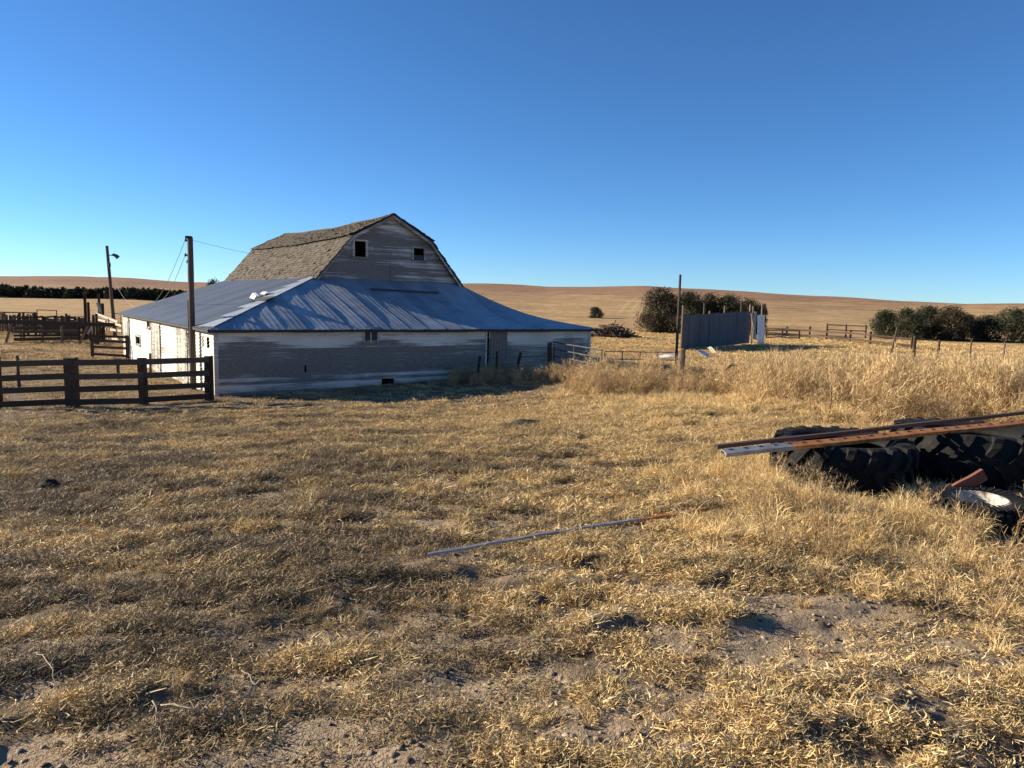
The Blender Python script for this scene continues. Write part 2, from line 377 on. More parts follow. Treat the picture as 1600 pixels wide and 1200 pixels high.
ground.data.flip_normals() if ground.data.polygons[len(ground.data.polygons)//2].normal.z < 0 else None
# ------------------------------------------------------------------ barn
CX, CY, TH = -10.033, 23.969, .6323
LU, LV, A0, B0, W, LG = 16.95, 20.2, 5.57, 5.57, 7.39, 14.6
ZE, ZB, PK, BH, BI = 2.40, 4.31, 3.01, 1.96, 1.69
uu = Vector((math.cos(TH), math.sin(TH), 0)); vv = Vector((-math.sin(TH), math.cos(TH), 0)); CO = Vector((CX, CY, 0))
def wb(s, t, z): return CO+uu*s+vv*t+Vector((0, 0, z))
def on_plane(px, py, kind, off=0):      # pixel -> (along, z) on a barn wall plane
    d = ray(px, py); n = vv if kind == 'front' else uu
    base = CO+n*off; k = (base-CAM).dot(n)/d.dot(n); p = CAM+d*k-CO
    return (p.dot(uu if kind == 'front' else vv), p.z)
barn = empty('barn', (CX, CY, 0), 'old white barn with shingled gambrel roof and wide metal skirt roofs, paint peeling', 'barn', rz=TH)
OFF[barn] = Vector((0, 0, 0))
def lap(mb, ax, fixed, a_fn, z0, z1, holes=(), sgn=-1, exp=.125, weather=None, top_fn=None):
    """lap siding: boards along axis ax ('s' or 't') at the plane `fixed`; a_fn(z)->(a0,a1)"""
    z = z0
    while z < z1-.01:
        rowt = random.uniform(-.13, .13)
        ztop = min(z+exp, z1); a0, a1 = a_fn((z+ztop)/2)
        if top_fn: pass
        cuts = [(a0, a1)]
        for (h0, h1, k0, k1) in holes:
            if k0 < (z+ztop)/2 < k1:
                nc = []
                for c0, c1 in cuts:
                    if h1 <= c0 or h0 >= c1: nc.append((c0, c1)); continue
                    if h0 > c0: nc.append((c0, h0))
                    if h1 < c1: nc.append((h1, c1))
                cuts = nc
        for c0, c1 in cuts:
            p = c0
            while p < c1-.02:
                q = min(c1, p+random.uniform(2.2, 4.8));
                if c1-q < .5: q = c1
                j = random.uniform(-.004, .004); o0 = fixed+sgn*(.028+j); o1 = fixed+sgn*(.006+j); w = weather(.5*(p+q), z) if weather else .4
                w += rowt+random.uniform(-.04, .04)
                if ax == 's': vs = [(p, o0, z), (q, o0, z), (q, o1, ztop+.004), (p, o1, ztop+.004), (p, fixed, z), (q, fixed, z)]
                else: vs = [(o0, p, z), (o0, q, z), (o1, q, ztop+.004), (o1, p, ztop+.004), (fixed, p, z), (fixed, q, z)]
                m_ = max(1, int((q-p)/.45)); xs = [p+(q-p)*i_/m_ for i_ in range(m_+1)]; n0 = len(mb.V)
                for xx in xs:
                    w2 = (weather(xx, z) if weather else .4)+w-(weather(.5*(p+q), z) if weather else .4)
                    for (o_, z_) in ((fixed, z), (o0, z), (o1, ztop+.004)):
                        mb.V.append((xx, o_, z_) if ax == 's' else (o_, xx, z_)); mb.T.append(w2)
                for i_ in range(m_):
                    a_ = n0+i_*3; mb.F += [[a_, a_+3, a_+4, a_+1], [a_+1, a_+4, a_+5, a_+2]]
                p = q+.003
        z = ztop
def fr_rect(x0, y0, x1, y1, kind, off=0):
    a, zb_ = on_plane(x0, (y0+y1)/2, kind, off); b_, _ = on_plane(x1, (y0+y1)/2, kind, off)
    zt_ = on_plane((x0+x1)/2, y0, kind, off)[1]; zl = on_plane((x0+x1)/2, y1, kind, off)[1]
    return (min(a, b_), max(a, b_), min(zt_, zl), max(zt_, zl))
win_f = fr_rect(569, 513, 589, 534, 'front')
hole_f = fr_rect(475.5, 573, 478.5, 583, 'front')
gapd = fr_rect(760, 514, 763.5, 580, 'front')
ho2 = fr_rect(596, 594, 615, 606, 'front'); ho2 = (ho2[0], ho2[1], ho2[2]-.2, ho2[3])
def ww_front(a, z): return .16+.38*sstep(1.85+.15*math.sin(a*1.3), 1.62+.15*math.sin(a*1.3), z)-.16*sstep(.75, .35, z)*sstep(.0, .2, z)-.06*sstep(9, 15, a)
fw = MB(); lap(fw, 's', 0, lambda z: (.06, LU-.06), -.5, ZE-.02, [win_f, hole_f, gapd, ho2], -1, weather=lambda a, z: float(ww_front(a, z)))
front_wall = fw.build('front_wall', M['paint'], barn)
# left wall
wl = [(q_[0], q_[1], q_[2], min(q_[3], 2.12)) for q_ in [fr_rect(231, 492, 235, 512, 'left'), fr_rect(213.5, 525, 220, 538, 'left'), fr_rect(317, 524, 319, 540, 'left'), fr_rect(324, 526, 328, 546, 'left')]]
lw = MB(); lap(lw, 't', 0, lambda z: (.06, LV-.06), -.5, ZE-.02, wl, -1, weather=lambda a, z: .12+.1*random.random())
side_wall = lw.build('side_wall', M['paint'], barn)
bw = MB(); lap(bw, 's', LV, lambda z: (.06, LU-.06), -.5, ZE-.02, (), 1, weather=lambda a, z: .4); bw.build('rear_wall', M['paint'], barn)
rw = MB(); lap(rw, 't', LU, lambda z: (.06, LV-.06), -.5, ZE-.02, (), 1, weather=lambda a, z: .4); rw.build('side_wall', M['paint'], barn)
# corner boards, vertical plank doors
for s, t in ((0, 0), (LU, 0), (0, LV), (LU, LV)):
    cb = MB(); sx = -1 if s == 0 else 1; ty = -1 if t == 0 else 1
    cb.box(s-(.04 if sx < 0 else .10), s+(.10 if sx < 0 else .04), t+(ty*.045 if ty < 0 else .002), t+(-.002 if ty < 0 else .045), -.4, ZE-.03, .35)
    cb.box(s+(sx*.043 if sx < 0 else .003), s+(-.003 if sx < 0 else .043), t+(.0 if ty < 0 else -.12), t+(.12 if ty < 0 else 0), -.4, ZE-.03, .2)
    cb.build('corner_board', M['paint'], barn)
def plank_door(kind, r, name='plank_door', w=.16, tilt=0, weather=.45):
    d = MB(); a = r[0]
    while a < r[1]-.03:
        q = min(a+w, r[1]); t_ = weather+random.uniform(-.12, .15); z1 = r[3]-random.random()*.02; z0 = r[2]+random.uniform(0, .05)
        if kind == 'front': d.box(a+.006, q-.006, -.062-random.random()*.006, -.034, z0, z1, t_)
        else: d.box(-.062-random.random()*.006, -.034, a+.006, q-.006, z0, z1, t_)
        a = q
    for zz in (r[2]+.35, r[3]-.3):
        if kind == 'front': d.box(r[0]+.02, r[1]-.02, -.085, -.064, zz-.05, zz+.05, weather)
        else: d.box(-.085, -.064, r[0]+.02, r[1]-.02, zz-.05, zz+.05, weather)
    return d.build(name, M['paint'], barn)
for x0, x1 in ((238, 252), (277, 294), (301, 306), (198, 204)):
    r = fr_rect(x0, 505, x1, 560, 'left'); plank_door('left', (r[0], r[1], -.25, ZE-.12), weather=.42)
dr = fr_rect(765, 516, 791, 576, 'front'); door = plank_door('front', (dr[0], dr[1], .15, ZE-.12), weather=.62)
rl = MB(); rl.box(dr[0]-.6, dr[1]+1.1, -.12, -.065, ZE-.11, ZE-.05, .5); rl.build('door_track', M['dark'], barn)
jm = MB(); jm.box(gapd[0]-.08, gapd[0]-.004, -.05, .02, -.2, ZE-.06, .3); jm.build('door_jamb', M['paint'], barn)
def window(r, kind='front', off=0, glass=True, mull=1, fw_=.05, broken=False):
    a0, a1, z0, z1 = r; f = MB(); o0, o1 = off-.055, off+.03
    B = (lambda m, x0, x1, y0, y1, zz0, zz1, t: m.box(x0, x1, y0, y1, zz0, zz1, t)) if kind == 'front' else (lambda m, x0, x1, y0, y1, zz0, zz1, t: m.box(y0, y1, x0, x1, zz0, zz1, t))
    B(f, a0-fw_, a0+.01, o0, o1, z0-.0, z1+.0, .38); B(f, a1-.01, a1+fw_, o0, o1, z0, z1, .38)
    B(f, a0-fw_, a1+fw_, o0, o1, z1+.002, z1+.07, .4); B(f, a0-fw_-.03, a1+fw_+.03, o0-.03, o1, z0-.07, z0-.002, .5)
    w = f.build('window_frame', M['paint'], barn)
    if mull:
        g = MB(); mid = (a0+a1)/2; B(g, mid-.02, mid+.02, off-.03, off+.0, z0, z1, .3); g.build('mullion', M['paint'], w)
    if glass:
        g = MB(); B(g, a0, a1, off+.005, off+.012, z0, z1 if not broken else z0+(z1-z0)*.45, .3); g.build('pane', M['glass'], w)
    return w
window(win_f); window(wl[0], 'left', 0, False, 0, .05); window(wl[1], 'left', 0, False, 0, .05)
# gable wall
def gam(z):      # half outline of the gambrel at height z
    h = z-ZB
    if h <= BH: x = BI*h/BH
    else: x = BI+(W/2-BI)*(h-BH)/(PK-BH)
    return x
gw1 = fr_rect(553.5, 377, 571.5, 401.5, 'front', B0); gw2 = fr_rect(645.5, 388, 662.5, 407.5, 'front', B0)
def wg(a, z):
    h = z-ZB; return .56+.08*math.sin(a*1.7)-.22*float(sstep(1.7, 2.6, h))-.16*float(sstep(A0+W-2.6, A0+W-1.2, a))
gwall = MB(); lap(gwall, 's', B0, lambda z: (A0+gam(z)+.02, A0+W-gam(z)-.02), ZB-.45, ZB+PK-.03, [gw1, gw2], -1, weather=wg)
gseam = MB(); gseam.box(A0+W/2-.03, A0+W/2+.03, B0-.05, B0-.03, ZB-.1, ZB+1.35, .5)
gwo = gwall.build('gable_wall', M['paint'], barn); gseam.build('batten', M['paint'], gwo)
window(gw1, 'front', B0, False, 0, .10); window(gw2, 'front', B0, True, 0, .08, True)
bk = MB(); lap(bk, 's', B0+LG, lambda z: (A0+gam(z)+.02, A0+W-gam(z)-.02), ZE-.3, ZB+PK-.03, (), 1, weather=wg); bk.build('gable_wall', M['paint'], barn)
# skirt roofs
RISE = ZB-ZE+.03
def sagw(s): return float(sstep(6.5, 13, s))
def zr(q, s): return ZE+RISE*(q-(.19*sagw(s)*math.sin(math.pi*min(1, max(0, q))) if q > 0 else 0))
def skirt(name, mat, n_a, fa, fb, fz, a0, a1, rib, seed, nb=14, amp=1.):
    A = np.linspace(a0, a1, n_a); V = []; T = []
    for a in A:
        b1 = fb(a); b0 = fa(a)
        # sheet ribs: narrow standing corrugations plus larger lap lines and buckles
        for k in range(nb+1):
            b = b0+(b1-b0)*k/nb; s, t, z = fz(a, b)
            k2 = a/rib; lapn = a/.82; fr = lapn-math.floor(lapn)
            w = .004*math.sin(2*math.pi*k2)+amp*.034*(.3+1.2*float(vnoise(np.array(math.floor(lapn)), np.array(k/5.), seed)))*(fr if fr < .8 else (1-fr)/.2*.8)
            w += .05*amp*(float(fbm(np.array(a/.9), np.array(b/2.2), seed, 2))-.5); w *= (1-.8*(k/nb)**4)*(.35+.65*min(1, k/3))
            V.append((s, t, z+w)); T.append(float(vnoise(np.array(math.floor(lapn)), np.array(3.), seed+1)))
    n = nb+1; Fc = [(i*n+k, (i+1)*n+k, (i+1)*n+k+1, i*n+k+1) for i in range(n_a-1) for k in range(nb)]
    return nmesh(name, np.array(V), Fc, mat, barn, np.array(T), True)
OV = .28
WR = LU-A0-W
def front_t(s):
    if s < A0: return max(s/A0*B0, -OV+.02)
    if s > A0+W: return max((LU-s)/WR*B0, -OV+.02)
    return B0-.0
fr_roof = skirt('skirt_roof', M['galv'], 460, lambda a: -OV, front_t, lambda a, b: (a, b, zr(b/B0, a)), -OV, LU+OV, .205, 4)
lf_roof = skirt('skirt_roof', M['darksheet'], 420, lambda a: -OV, lambda a: max(-OV+.02, min(A0, a/B0*A0)), lambda a, b: (b, a, zr(b/A0, 0)-.0), -OV, LV+.2, .30, 14, amp=.6)
lf_roof['label'] = 'dull dark metal skirt roof over the sunlit side wall'
rt_roof = skirt('skirt_roof', M['galv'], 300, lambda a: -OV, lambda a: max(-OV+.02, min(WR, a/B0*WR)), lambda a, b: (LU-b, a, zr(b/WR, 14)), -OV, LV+.2, .3, 24)
# serrated sheet ends lapping the hip
tm = MB(); s = .0
while s < A0-.2:
    s1 = min(A0, s+random.uniform(.72, 1.0)); 
    tip = (s+random.uniform(-.3, -.12), s1+random.uniform(.25, .5))
    vs = [(s-.05, s-.12, zr((s-.05)/A0, 0)+.02), (s1+.05, s1-.02, zr((s1+.02)/A0, 0)+.03), (s1-.05, s1+.3, zr((s1-.05)/A0, 0)+.055), (tip[0], tip[1], zr(tip[0]/A0, 0)+.055), (tip[0]-.0, tip[1]-.08, zr(tip[0]/A0, 0)+.05)]
    tm.add(vs, [(0, 1, 2, 3, 4)], random.random()); s = s1
tm.build('hip_sheet_end', M['galv'], barn)
# loose curled sheets and the board lying on the roof
def roof_point(px, py, face):
    d = ray(px, py); best = None
    for k in np.linspace(20, 60, 4000):
        p = CAM+d*(k/d.y)-CO; s_, t_ = p.dot(uu), p.dot(vv)
        q = s_/A0 if face == 'left' else t_/B0
        if p.z < zr(q, s_ if face == 'front' else 0)+.03: return (s_, t_, zr(q, s_ if face == 'front' else 0))
    return None
for nm, (x0, y0, x1, y1), hgt in (('loose_sheet', (390, 466, 397, 468), .20), ('loose_sheet', (406, 460, 413, 461), .10)):
    a = roof_point(x0, y0, 'left'); b_ = roof_point(x1, y1, 'left')
    if a and b_:
        fl = MB(); A_ = Vector(a)+Vector((0, 0, .05)); B_ = Vector(b_)+Vector((0, 0, .05)); up = Vector((.12, 0, hgt))
        fl.add([A_, B_, B_+up*.6, A_+up, A_+up+Vector((.14, .05, .03)), B_+up*.6+Vector((.14, .05, .0))], [(0, 1, 2, 3), (3, 2, 5, 4)], .9); fl.build(nm, M['whitemetal'], barn)
a = roof_point(394, 470, 'left'); b_ = roof_point(421, 468, 'left')
if a and b_:
    fl = MB(); fl.beam(Vector(a)+Vector((.1, 0, .09)), Vector(b_)+Vector((.1, 0, .09)), .5, .03, side=(0, 1, 0)); fl.build('dark_patch', M['dark'], barn)  # thin flat dark slab on the left slope, next to the loose sheets
a = roof_point(579, 453.5, 'front'); b_ = roof_point(684, 459, 'front')
if a and b_:
    fl = MB(); fl.beam(Vector(a)+Vector((0, 0, .08)), Vector(b_)+Vector((0, 0, .08)), .07, .07); fl.build('roof_board', M['dark'], barn)
# fascia under the eaves
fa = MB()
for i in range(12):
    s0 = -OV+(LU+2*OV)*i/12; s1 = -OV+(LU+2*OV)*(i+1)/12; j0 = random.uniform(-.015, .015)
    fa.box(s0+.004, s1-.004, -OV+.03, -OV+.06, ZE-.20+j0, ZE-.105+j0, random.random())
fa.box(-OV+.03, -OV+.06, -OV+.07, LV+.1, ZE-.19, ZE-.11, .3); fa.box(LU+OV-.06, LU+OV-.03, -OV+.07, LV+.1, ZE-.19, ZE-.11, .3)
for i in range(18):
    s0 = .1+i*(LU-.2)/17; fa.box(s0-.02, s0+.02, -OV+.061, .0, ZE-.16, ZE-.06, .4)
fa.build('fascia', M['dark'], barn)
# gambrel shingle roof
def ridge_sag(t): f = (t-B0)/LG; return -.16*math.sin(math.pi*min(1, max(0, f)))-.02*math.sin(f*17)
def shingles(mb, s0, z0, s1, z1, t0, t1, sg):
    L = math.hypot(s1-s0, z1-z0); ds, dz = (s1-s0)/L, (z1-z0)/L; nx, nz = -dz*1.0, ds*1.0
    if nz < 0: nx, nz = -nx, -nz
    rows = int(L/.15)
    for i in range(rows+1):
        e = i*L/rows-.03; t = t0-random.random()*.1
        while t < t1:
            w = random.uniform(.09, .21); t2 = min(t+w, t1); le = .27+random.random()*.03
            if random.random() < .025: t = t2; continue
            lift = random.uniform(.0, .022)+(.03 if random.random() < .06 else 0); e0 = e-random.uniform(0, .035)
            sk = random.uniform(-.015, .015)
            def pt(ee, tt, hh):
                f = max(0, min(1, (z0+dz*ee-ZB)/PK)); sg_ = ridge_sag(tt)*f
                return (s0+ds*ee+nx*hh, tt, z0+dz*ee+nz*hh+sg_)
            e1 = min(e0+le, L+.03); a = [pt(e0, t+.004+sk, .035+lift), pt(e0, t2-.004+sk, .035+lift), pt(e1, t2-.004, .012), pt(e1, t+.004, .012)]
            b = [pt(e0, t+.004+sk, .015), pt(e0, t2-.004+sk, .015)]
            mb.add(a+b, [(0, 1, 2, 3), (4, 5, 1, 0), (4, 0, 3), (5, 2, 1)], random.random()); t = t2
gr = MB(); tf, tb = B0-.32, B0+LG+.2
deckm = MB()
for sg in (0, 1):
    f = (lambda s: s) if sg == 0 else (lambda s: 2*A0+W-s)
    P0 = (f(A0-.12), ZB-.12); P1 = (f(A0+BI), ZB+BH+.03); P2 = (f(A0+W/2), ZB+PK+.06)
    P1b = (f(A0+BI-.14), ZB+BH-.0)
    shingles(gr, P0[0], P0[1], P1[0], P1[1], tf, tb, sg)
    shingles(gr, P1b[0], P1b[1]+.03, P2[0], P2[1], tf, tb, sg)
    nseg = 24
    for k in range(nseg):
        ta, tb_ = tf+(tb-tf)*k/nseg, tf+(tb-tf)*(k+1)/nseg
        for (q0, q1) in ((P0, P1), (P1, P2)):
            def zz(q, t): return q[1]+ridge_sag(t)*max(0, min(1, (q[1]-ZB)/PK))
            deckm.hexa([(q0[0], ta, zz(q0, ta)-.05), (q0[0], tb_, zz(q0, tb_)-.05), (q1[0], tb_, zz(q1, tb_)-.05), (q1[0], ta, zz(q1, ta)-.05)],
                       [(q0[0], ta, zz(q0, ta)+.006), (q0[0], tb_, zz(q0, tb_)+.006), (q1[0], tb_, zz(q1, tb_)+.006), (q1[0], ta, zz(q1, ta)+.006)], .3)
sr_ = gr.build('shingle_roof', M['shingle'], barn); deckm.build('roof_deck', M['rail'], sr_)
rk = MB()
for f in ((lambda s: s), (lambda s: 2*A0+W-s)):
    for q0, q1 in (((A0-.10, ZB-.14), (A0+BI, ZB+BH-.04)), ((A0+BI, ZB+BH-.04), (A0+W/2, ZB+PK-.0))):
        rk.beam((f(q0[0]), tf+.02, q0[1]-.05), (f(q1[0]), tf+.02, q1[1]-.05), .03, .13, side=(0, 1, 0), t=.45)
rk.build('rake_board', M['paint'], barn)
rc = MB(); pts = [(A0+W/2, tf+(tb-tf)*i/20, ZB+PK+.09+ridge_sag(tf+(tb-tf)*i/20)) for i in range(21)]
for i in range(20):
    for sgn in (-1, 1):
        a, b_ = Vector(pts[i]), Vector(pts[i+1]); rc.beam(a+Vector((sgn*.08, 0, -.02)), b_+Vector((sgn*.08, .0, -.02)), .18, .02, side=(sgn*1, 0, -.42))
rc.build('ridge_board', M['shingle'], barn)
# ------------------------------------------------------------------ fences, gates, poles
def V3(x, y, z): return Vector((x, y, z))
def plank_fence(name, pts, label, cat, heights, pw, rails, rail_h, postmat, railmat, group=None, rail_t=.04, tie=True, side=-1, top=None, rnd=.02, rough=False):
    e = empty(name, pts[0], label, cat, group)
    for i, p in enumerate(pts):
        m = MB(); w = pw[i]
        if tie:
            m.beam(p-V3(0, 0, .3), p+V3(random.uniform(-.02, .02), 0, heights[i]), w, w*.8, side=(1, 0, 0), jit=.02)
            if rough:
                for _ in range(10):
                    zc = random.uniform(.1, heights[i]); m.beam(p+V3(random.choice((-1, 1))*w*.5, -.02, zc-.1), p+V3(random.choice((-1, 1))*w*.53, -.03, zc+.08), .05, .05)
        else: m.post(p-V3(0, 0, .3), p+V3(0, 0, heights[i]), w/2)
        m.build('post', postmat, e)
    for i in range(len(pts)-1):
        p, q = pts[i], pts[i+1]; d = (q-p).normalized(); nrm = V3(-d.y, d.x, 0)*side
        for h in rails:
            m = MB(); o = nrm*(max(pw[i], pw[i+1])*.42)
            m.beam(p+o-d*.02+V3(0, 0, h+random.uniform(-rnd, rnd)), q+o+d*.02+V3(0, 0, h+random.uniform(-rnd, rnd)), rail_t, rail_h, side=nrm, jit=.012)
            m.build('rail', railmat, e)
    return e
fp = [GD(-14, 20.2), GD(107, 20.6), GD(220, 21.4), GD(324, 22.6)]
plank_fence('plank_fence', fp, 'dark four-rail plank fence on thick tie posts, running up to the barn corner', 'fence', [1.5, 1.42, 1.42, 1.42], [.24, .31, .22, .22],
            [.15, .53, .90, 1.30], .17, M['tie'], M['rail'], side=-1, rough=True)
# posts with slack wires behind it
def wire_fence(name, tops, label, cat, heights, r, wires, mat=M['postwood'], group=None, lean=None, woven=False, wr=.004):
    e = empty(name, tops[0], label, cat, group); hs = []
    for i, p in enumerate(tops):
        L = lean[i] if lean else (0, 0)
        m = MB(); m.post(p-V3(0, 0, .3), p+V3(L[0], L[1], heights[i]), r[i], r[i]*.85, bow=.02); m.build('post', mat, e)
    w = MB()
    for i in range(len(tops)-1):
        for h in wires:
            pts = []
            for k in range(7):
                f = k/6; a = tops[i].lerp(tops[i+1], f); hh = min(h, heights[i], heights[i+1])
                la = (lean[i][0]*(1-f)+lean[i+1][0]*f)*hh/1.2 if lean else 0
                pts.append(a+V3(la, -.07, hh-.05*math.sin(math.pi*f)+random.uniform(-.01, .01)))
            w.tube(pts, wr, 4, t=.5)
        if woven:
            n = int((tops[i+1]-tops[i]).length/.16)
            for k in range(1, n):
                a = tops[i].lerp(tops[i+1], k/n); w.tube([a+V3(0, -.07, .02), a+V3(random.uniform(-.02, .02), -.07, max(wires)-.03)], wr*.8, 4, t=.5)
    w.build('wire', M['wire'], e); return e
wire_fence('wire_fence', [GD(-40, 26), GD(23, 25.6), GD(181, 28), GD(232, 31)], 'row of thin posts with sagging wires just behind the plank fence', 'fence', [1.1, 1.2, .85, .9], [.06]*4, [.3, .6, .85], M['rail'])
# brown plank gate panel near barn's back corner
gp = [GD(142, 38.5), GD(197, 38.5)]
plank_fence('cattle_gate', gp, 'small brown plank gate panel beside the far corner of the sunlit barn wall', 'gate', [1.3, 1.3], [.14, .14], [.2, .58, .95, 1.2], .13, M['rail'], M['tie'], rail_t=.04)
# low corral fence of wide planks with slanted braces
e = empty('corral_fence', GD(12, 48), 'low dark wall of wide weathered planks with slanted end braces, left of the barn', 'fence')
p0, p1 = GD(14, 47), GD(128, 50)
for h, hh in ((.28, .2), (.52, .16), (.78, .2), (1.02, .2)):
    m = MB(); m.beam(p0+V3(.2, 0, h-.05), p1+V3(-.3, 0, h-.1), .05, hh, side=(0, 1, 0), jit=.04); m.build('plank', M['rail'], e)
for px, dx in ((10, .55), (124, .7)):
    q = GD(px, 46.8); m = MB(); m.beam(q+V3(-.1, -.15, -.1), q+V3(dx, -.15, 1.75 if px < 50 else 1.5), .1, .12, side=(1, 0, 0), t=.9); m.build('brace', M['postwood'], e)
for px in (30, 64, 95):
    q = GD(px, 48.2); m = MB(); m.post(q-V3(0, 0, .2), q+V3(0, 0, 1.35), .07); m.build('post', M['postwood'], e)
m = MB(); m.beam(p0+V3(-1.2, -.5, 1.42), GD(190, 47)+V3(0, -.5, 1.45), .06, .26, side=(0, 1, 0)); m.build('top_plank', M['rail'], e)
# railway-like row of tall planks far left
e = empty('pen_wall', GD(2, 60), 'rusty corral wall of upright planks under a long pipe, at the left edge', 'fence')
for i in range(16):
    px = -6+i*4.1; q = GD(px, 60); m = MB()
    if random.random() < .15: continue
    m.beam(q-V3(0, 0, .2), q+V3(random.uniform(-.05, .05), 0, random.uniform(1.35, 1.62)), .17, .04, side=(1, 0, 0)); m.build('plank', M['rustpipe'] if i % 3 else M['postwood'], e)
for h in (.5, 1.62):
    m = MB(); m.tube([GD(-10, 59.8)+V3(0, 0, h), GD(56, 59.8)+V3(0, 0, h)], .05, 6); m.build('rail', M['rustpipe'], e)
def pipe_frame(name, a, b, h0, h1, label, cat, nv=0, rails=(), group=None, r=.035, mat=M['rustpipe']):
    e = empty(name, a, label, cat, group)
    for p in (a, b):
        m = MB(); m.tube([p-V3(0, 0, .2), p+V3(0, 0, h1)], r*1.2, 8); m.build('post', mat, e)
    for h in list(rails)+[h1]:
        m = MB(); m.tube([a+V3(0, 0, h), b+V3(0, 0, h)], r, 8); m.build('rail', mat, e)
    for k in range(nv):
        q = a.lerp(b, (k+1)/(nv+1)); m = MB(); m.tube([q+V3(0, 0, min(list(rails)+[h0])), q+V3(0, 0, h1)], r*.8, 6); m.build('upright', mat, e)
    return e
pipe_frame('pipe_gate', GD(57.5, 62), GD(88, 62), .1, 1.85, 'tall rectangular rusty pipe frame standing above the corral planks', 'gate', 0, (.2, .95))
pipe_frame('livestock_fence', GD(90, 64), GD(132, 65), .1, 1.25, 'rusty pipe panel between the tall pipe frame and the tall chute posts', 'fence', 4, (.3, .8))
pipe_frame('livestock_fence', GD(118, 52), GD(146, 53), .1, 1.35, 'short rusty pipe panel just in front of the loading chute', 'fence', 2, (.25, .7, 1.0))
pipe_frame('livestock_fence', GD(176, 60), GD(200, 60), .1, 1.75, 'thin rusty pipe panel between the lamp pole and the barn', 'fence', 1, (.9,))
pipe_frame('livestock_fence', GD(60, 54), GD(112, 55), .1, 1.1, 'low rusty pipe panel with a feed trough behind the dark plank wall', 'fence', 5, (.3, .6))
e = empty('feed_trough', GD(76, 56), 'rusty brown feed trough standing among the corral panels', 'trough')
q = GD(62, 56); q2 = GD(88, 56); m = MB(); m.hexa([q+V3(0, 0, .35), q2+V3(0, 0, .35), q2+V3(0, .5, .35), q+V3(0, .5, .35)], [q+V3(-.1, -.15, .9), q2+V3(.1, -.15, .9), q2+V3(.1, .65, .9), q+V3(-.1, .65, .9)]); m.build('tub', M['tie'], e)
for p in (q, q2):
    m = MB(); m.beam(p+V3(.1 if p is q else -.1, .25, -.1), p+V3(.1 if p is q else -.1, .25, .36), .4, .1, side=(0, 1, 0)); m.build('leg', M['tie'], e)
for k_, (xa, da, xb, db, lab) in enumerate(((18, 56, 66, 57, 'dark plank pen fence behind the low plank wall, nearest the left edge'), (70, 58, 132, 57, 'dark plank pen fence under the tall pipe frame'), (96, 51, 140, 50.5, 'tilted dark plank fence close to the loading chute'))):
    ps = [GD(xa+(xb-xa)*i_/4, da+(db-da)*i_/4) for i_ in range(5)]
    plank_fence('pen_fence', ps, lab, 'fence', [random.uniform(1.2, 1.9) for _ in ps], [.15]*5, [.25, .55, .85, 1.15, 1.4][:5-k_//2], .15, M['tie'], M['rail'] if k_ % 2 else M['tie'], rail_t=.04, rnd=.09)
for px_, dp_, hh_, lab in ((35, 53, 1.9, 'short upright dark post rising left of the feed trough'), (102, 55, 1.8, 'dark post standing between the pipe frame and the chute'), (121, 50, 1.7, 'dark post right beside the short pipe panel')):
    q = GD(px_, dp_); m = MB(); m.post(q-V3(0, 0, .2), q+V3(.05, 0, hh_), .09, .08); tag(m.build('corral_post', M['tie'], None), lab, 'post')
# loading chute
e = empty('loading_chute', GD(150, 50), 'wooden loading chute with tall posts and pale sloping side boards', 'chute')
for px, dep, top in ((133, 51, 458), (138, 51.5, 472), (155, 50, 459), (160, 50.4, 474), (145, 48, 492), (150, 47.6, 490), (196, 46, 508)):
    q = GD(px, dep); z = P(px, top, dep).z; m = MB(); m.post(q-V3(0, 0, .2), V3(q.x, q.y, z), .10 if top < 480 else .12, .09); m.build('post', M['tie'] if top < 480 else M['rail'], e)
for (xa, ya, da), (xb, yb, db) in (((150, 490, 49.5), (184, 503, 46)), ((152, 499, 49.2), (190, 509, 45.6)), ((152, 494, 49.2), (188, 506, 45.8)), ((165, 514, 48), (190, 517, 45.6)), ((168, 528, 48), (188, 530, 45.8))):
    m = MB(); m.beam(P(xa, ya, da), P(xb, yb, db), .05, .15, side=(0, 1, 0), t=.8); m.build('side_board', M['palewood'] if ya != 494 else M['postwood'], e)
m = MB(); m.beam(P(152, 473, 49.6), P(157, 488, 49.4), .04, .16, side=(0, 1, 0), t=.8); m.build('broken_board', M['palewood'], e)
m = MB(); m.beam(P(146, 505, 48.5), P(137, 522, 48), .05, .12, side=(0, 1, 0), t=.8); m.build('brace', M['palewood'], e)
# poles
def pole(name, base, top, r0, r1, label, cat):
    e = empty(name, base, label, cat); m = MB(); m.post(base-V3(0, 0, .4), top, r0, r1, n=12, seg=9, jit=.08); m.build('mast', M['polewood'], e); return e
ub = GD(298.5, 25.6); utop = P(297, 371, 25.6)
up_ = pole('utility_pole', ub, utop, .12, .095, 'stout dark utility pole standing against the sunlit barn wall', 'utility pole')
for dz, L in ((.10, .16), (.62, .18), (.85, .12)):
    m = MB(); c = utop-V3(0, 0, dz); m.beam(c, c-V3(L, 0, 0), .05, .05, side=(0, 1, 0)); ins = m.build('bracket', M['dark'], up_)
    m = MB(); m.tube([c-V3(L, 0, .05), c-V3(L, 0, .0), c-V3(L, 0, -.07)], [.03, .04, .02], 8); m.build('insulator', M['ceramic'], ins)
m = MB(); m.tube([utop-V3(.13, .03, 2.2), utop-V3(.135, .03, 4.2)], .018, 6); m.build('conduit', M['wire'], up_)
m = MB(); m.beam(utop-V3(.0, .1, .05), utop-V3(-.0, .1, -.04), .18, .18, side=(1, 0, 0)); m.build('cap', M['dark'], up_)
lb = GD(178.5, 54); ltop = P(167, 384, 54)
lp = pole('lamp_pole', lb, ltop, .15, .10, 'slim leaning wooden yard pole carrying a small lamp, beyond the corral', 'lamp pole')
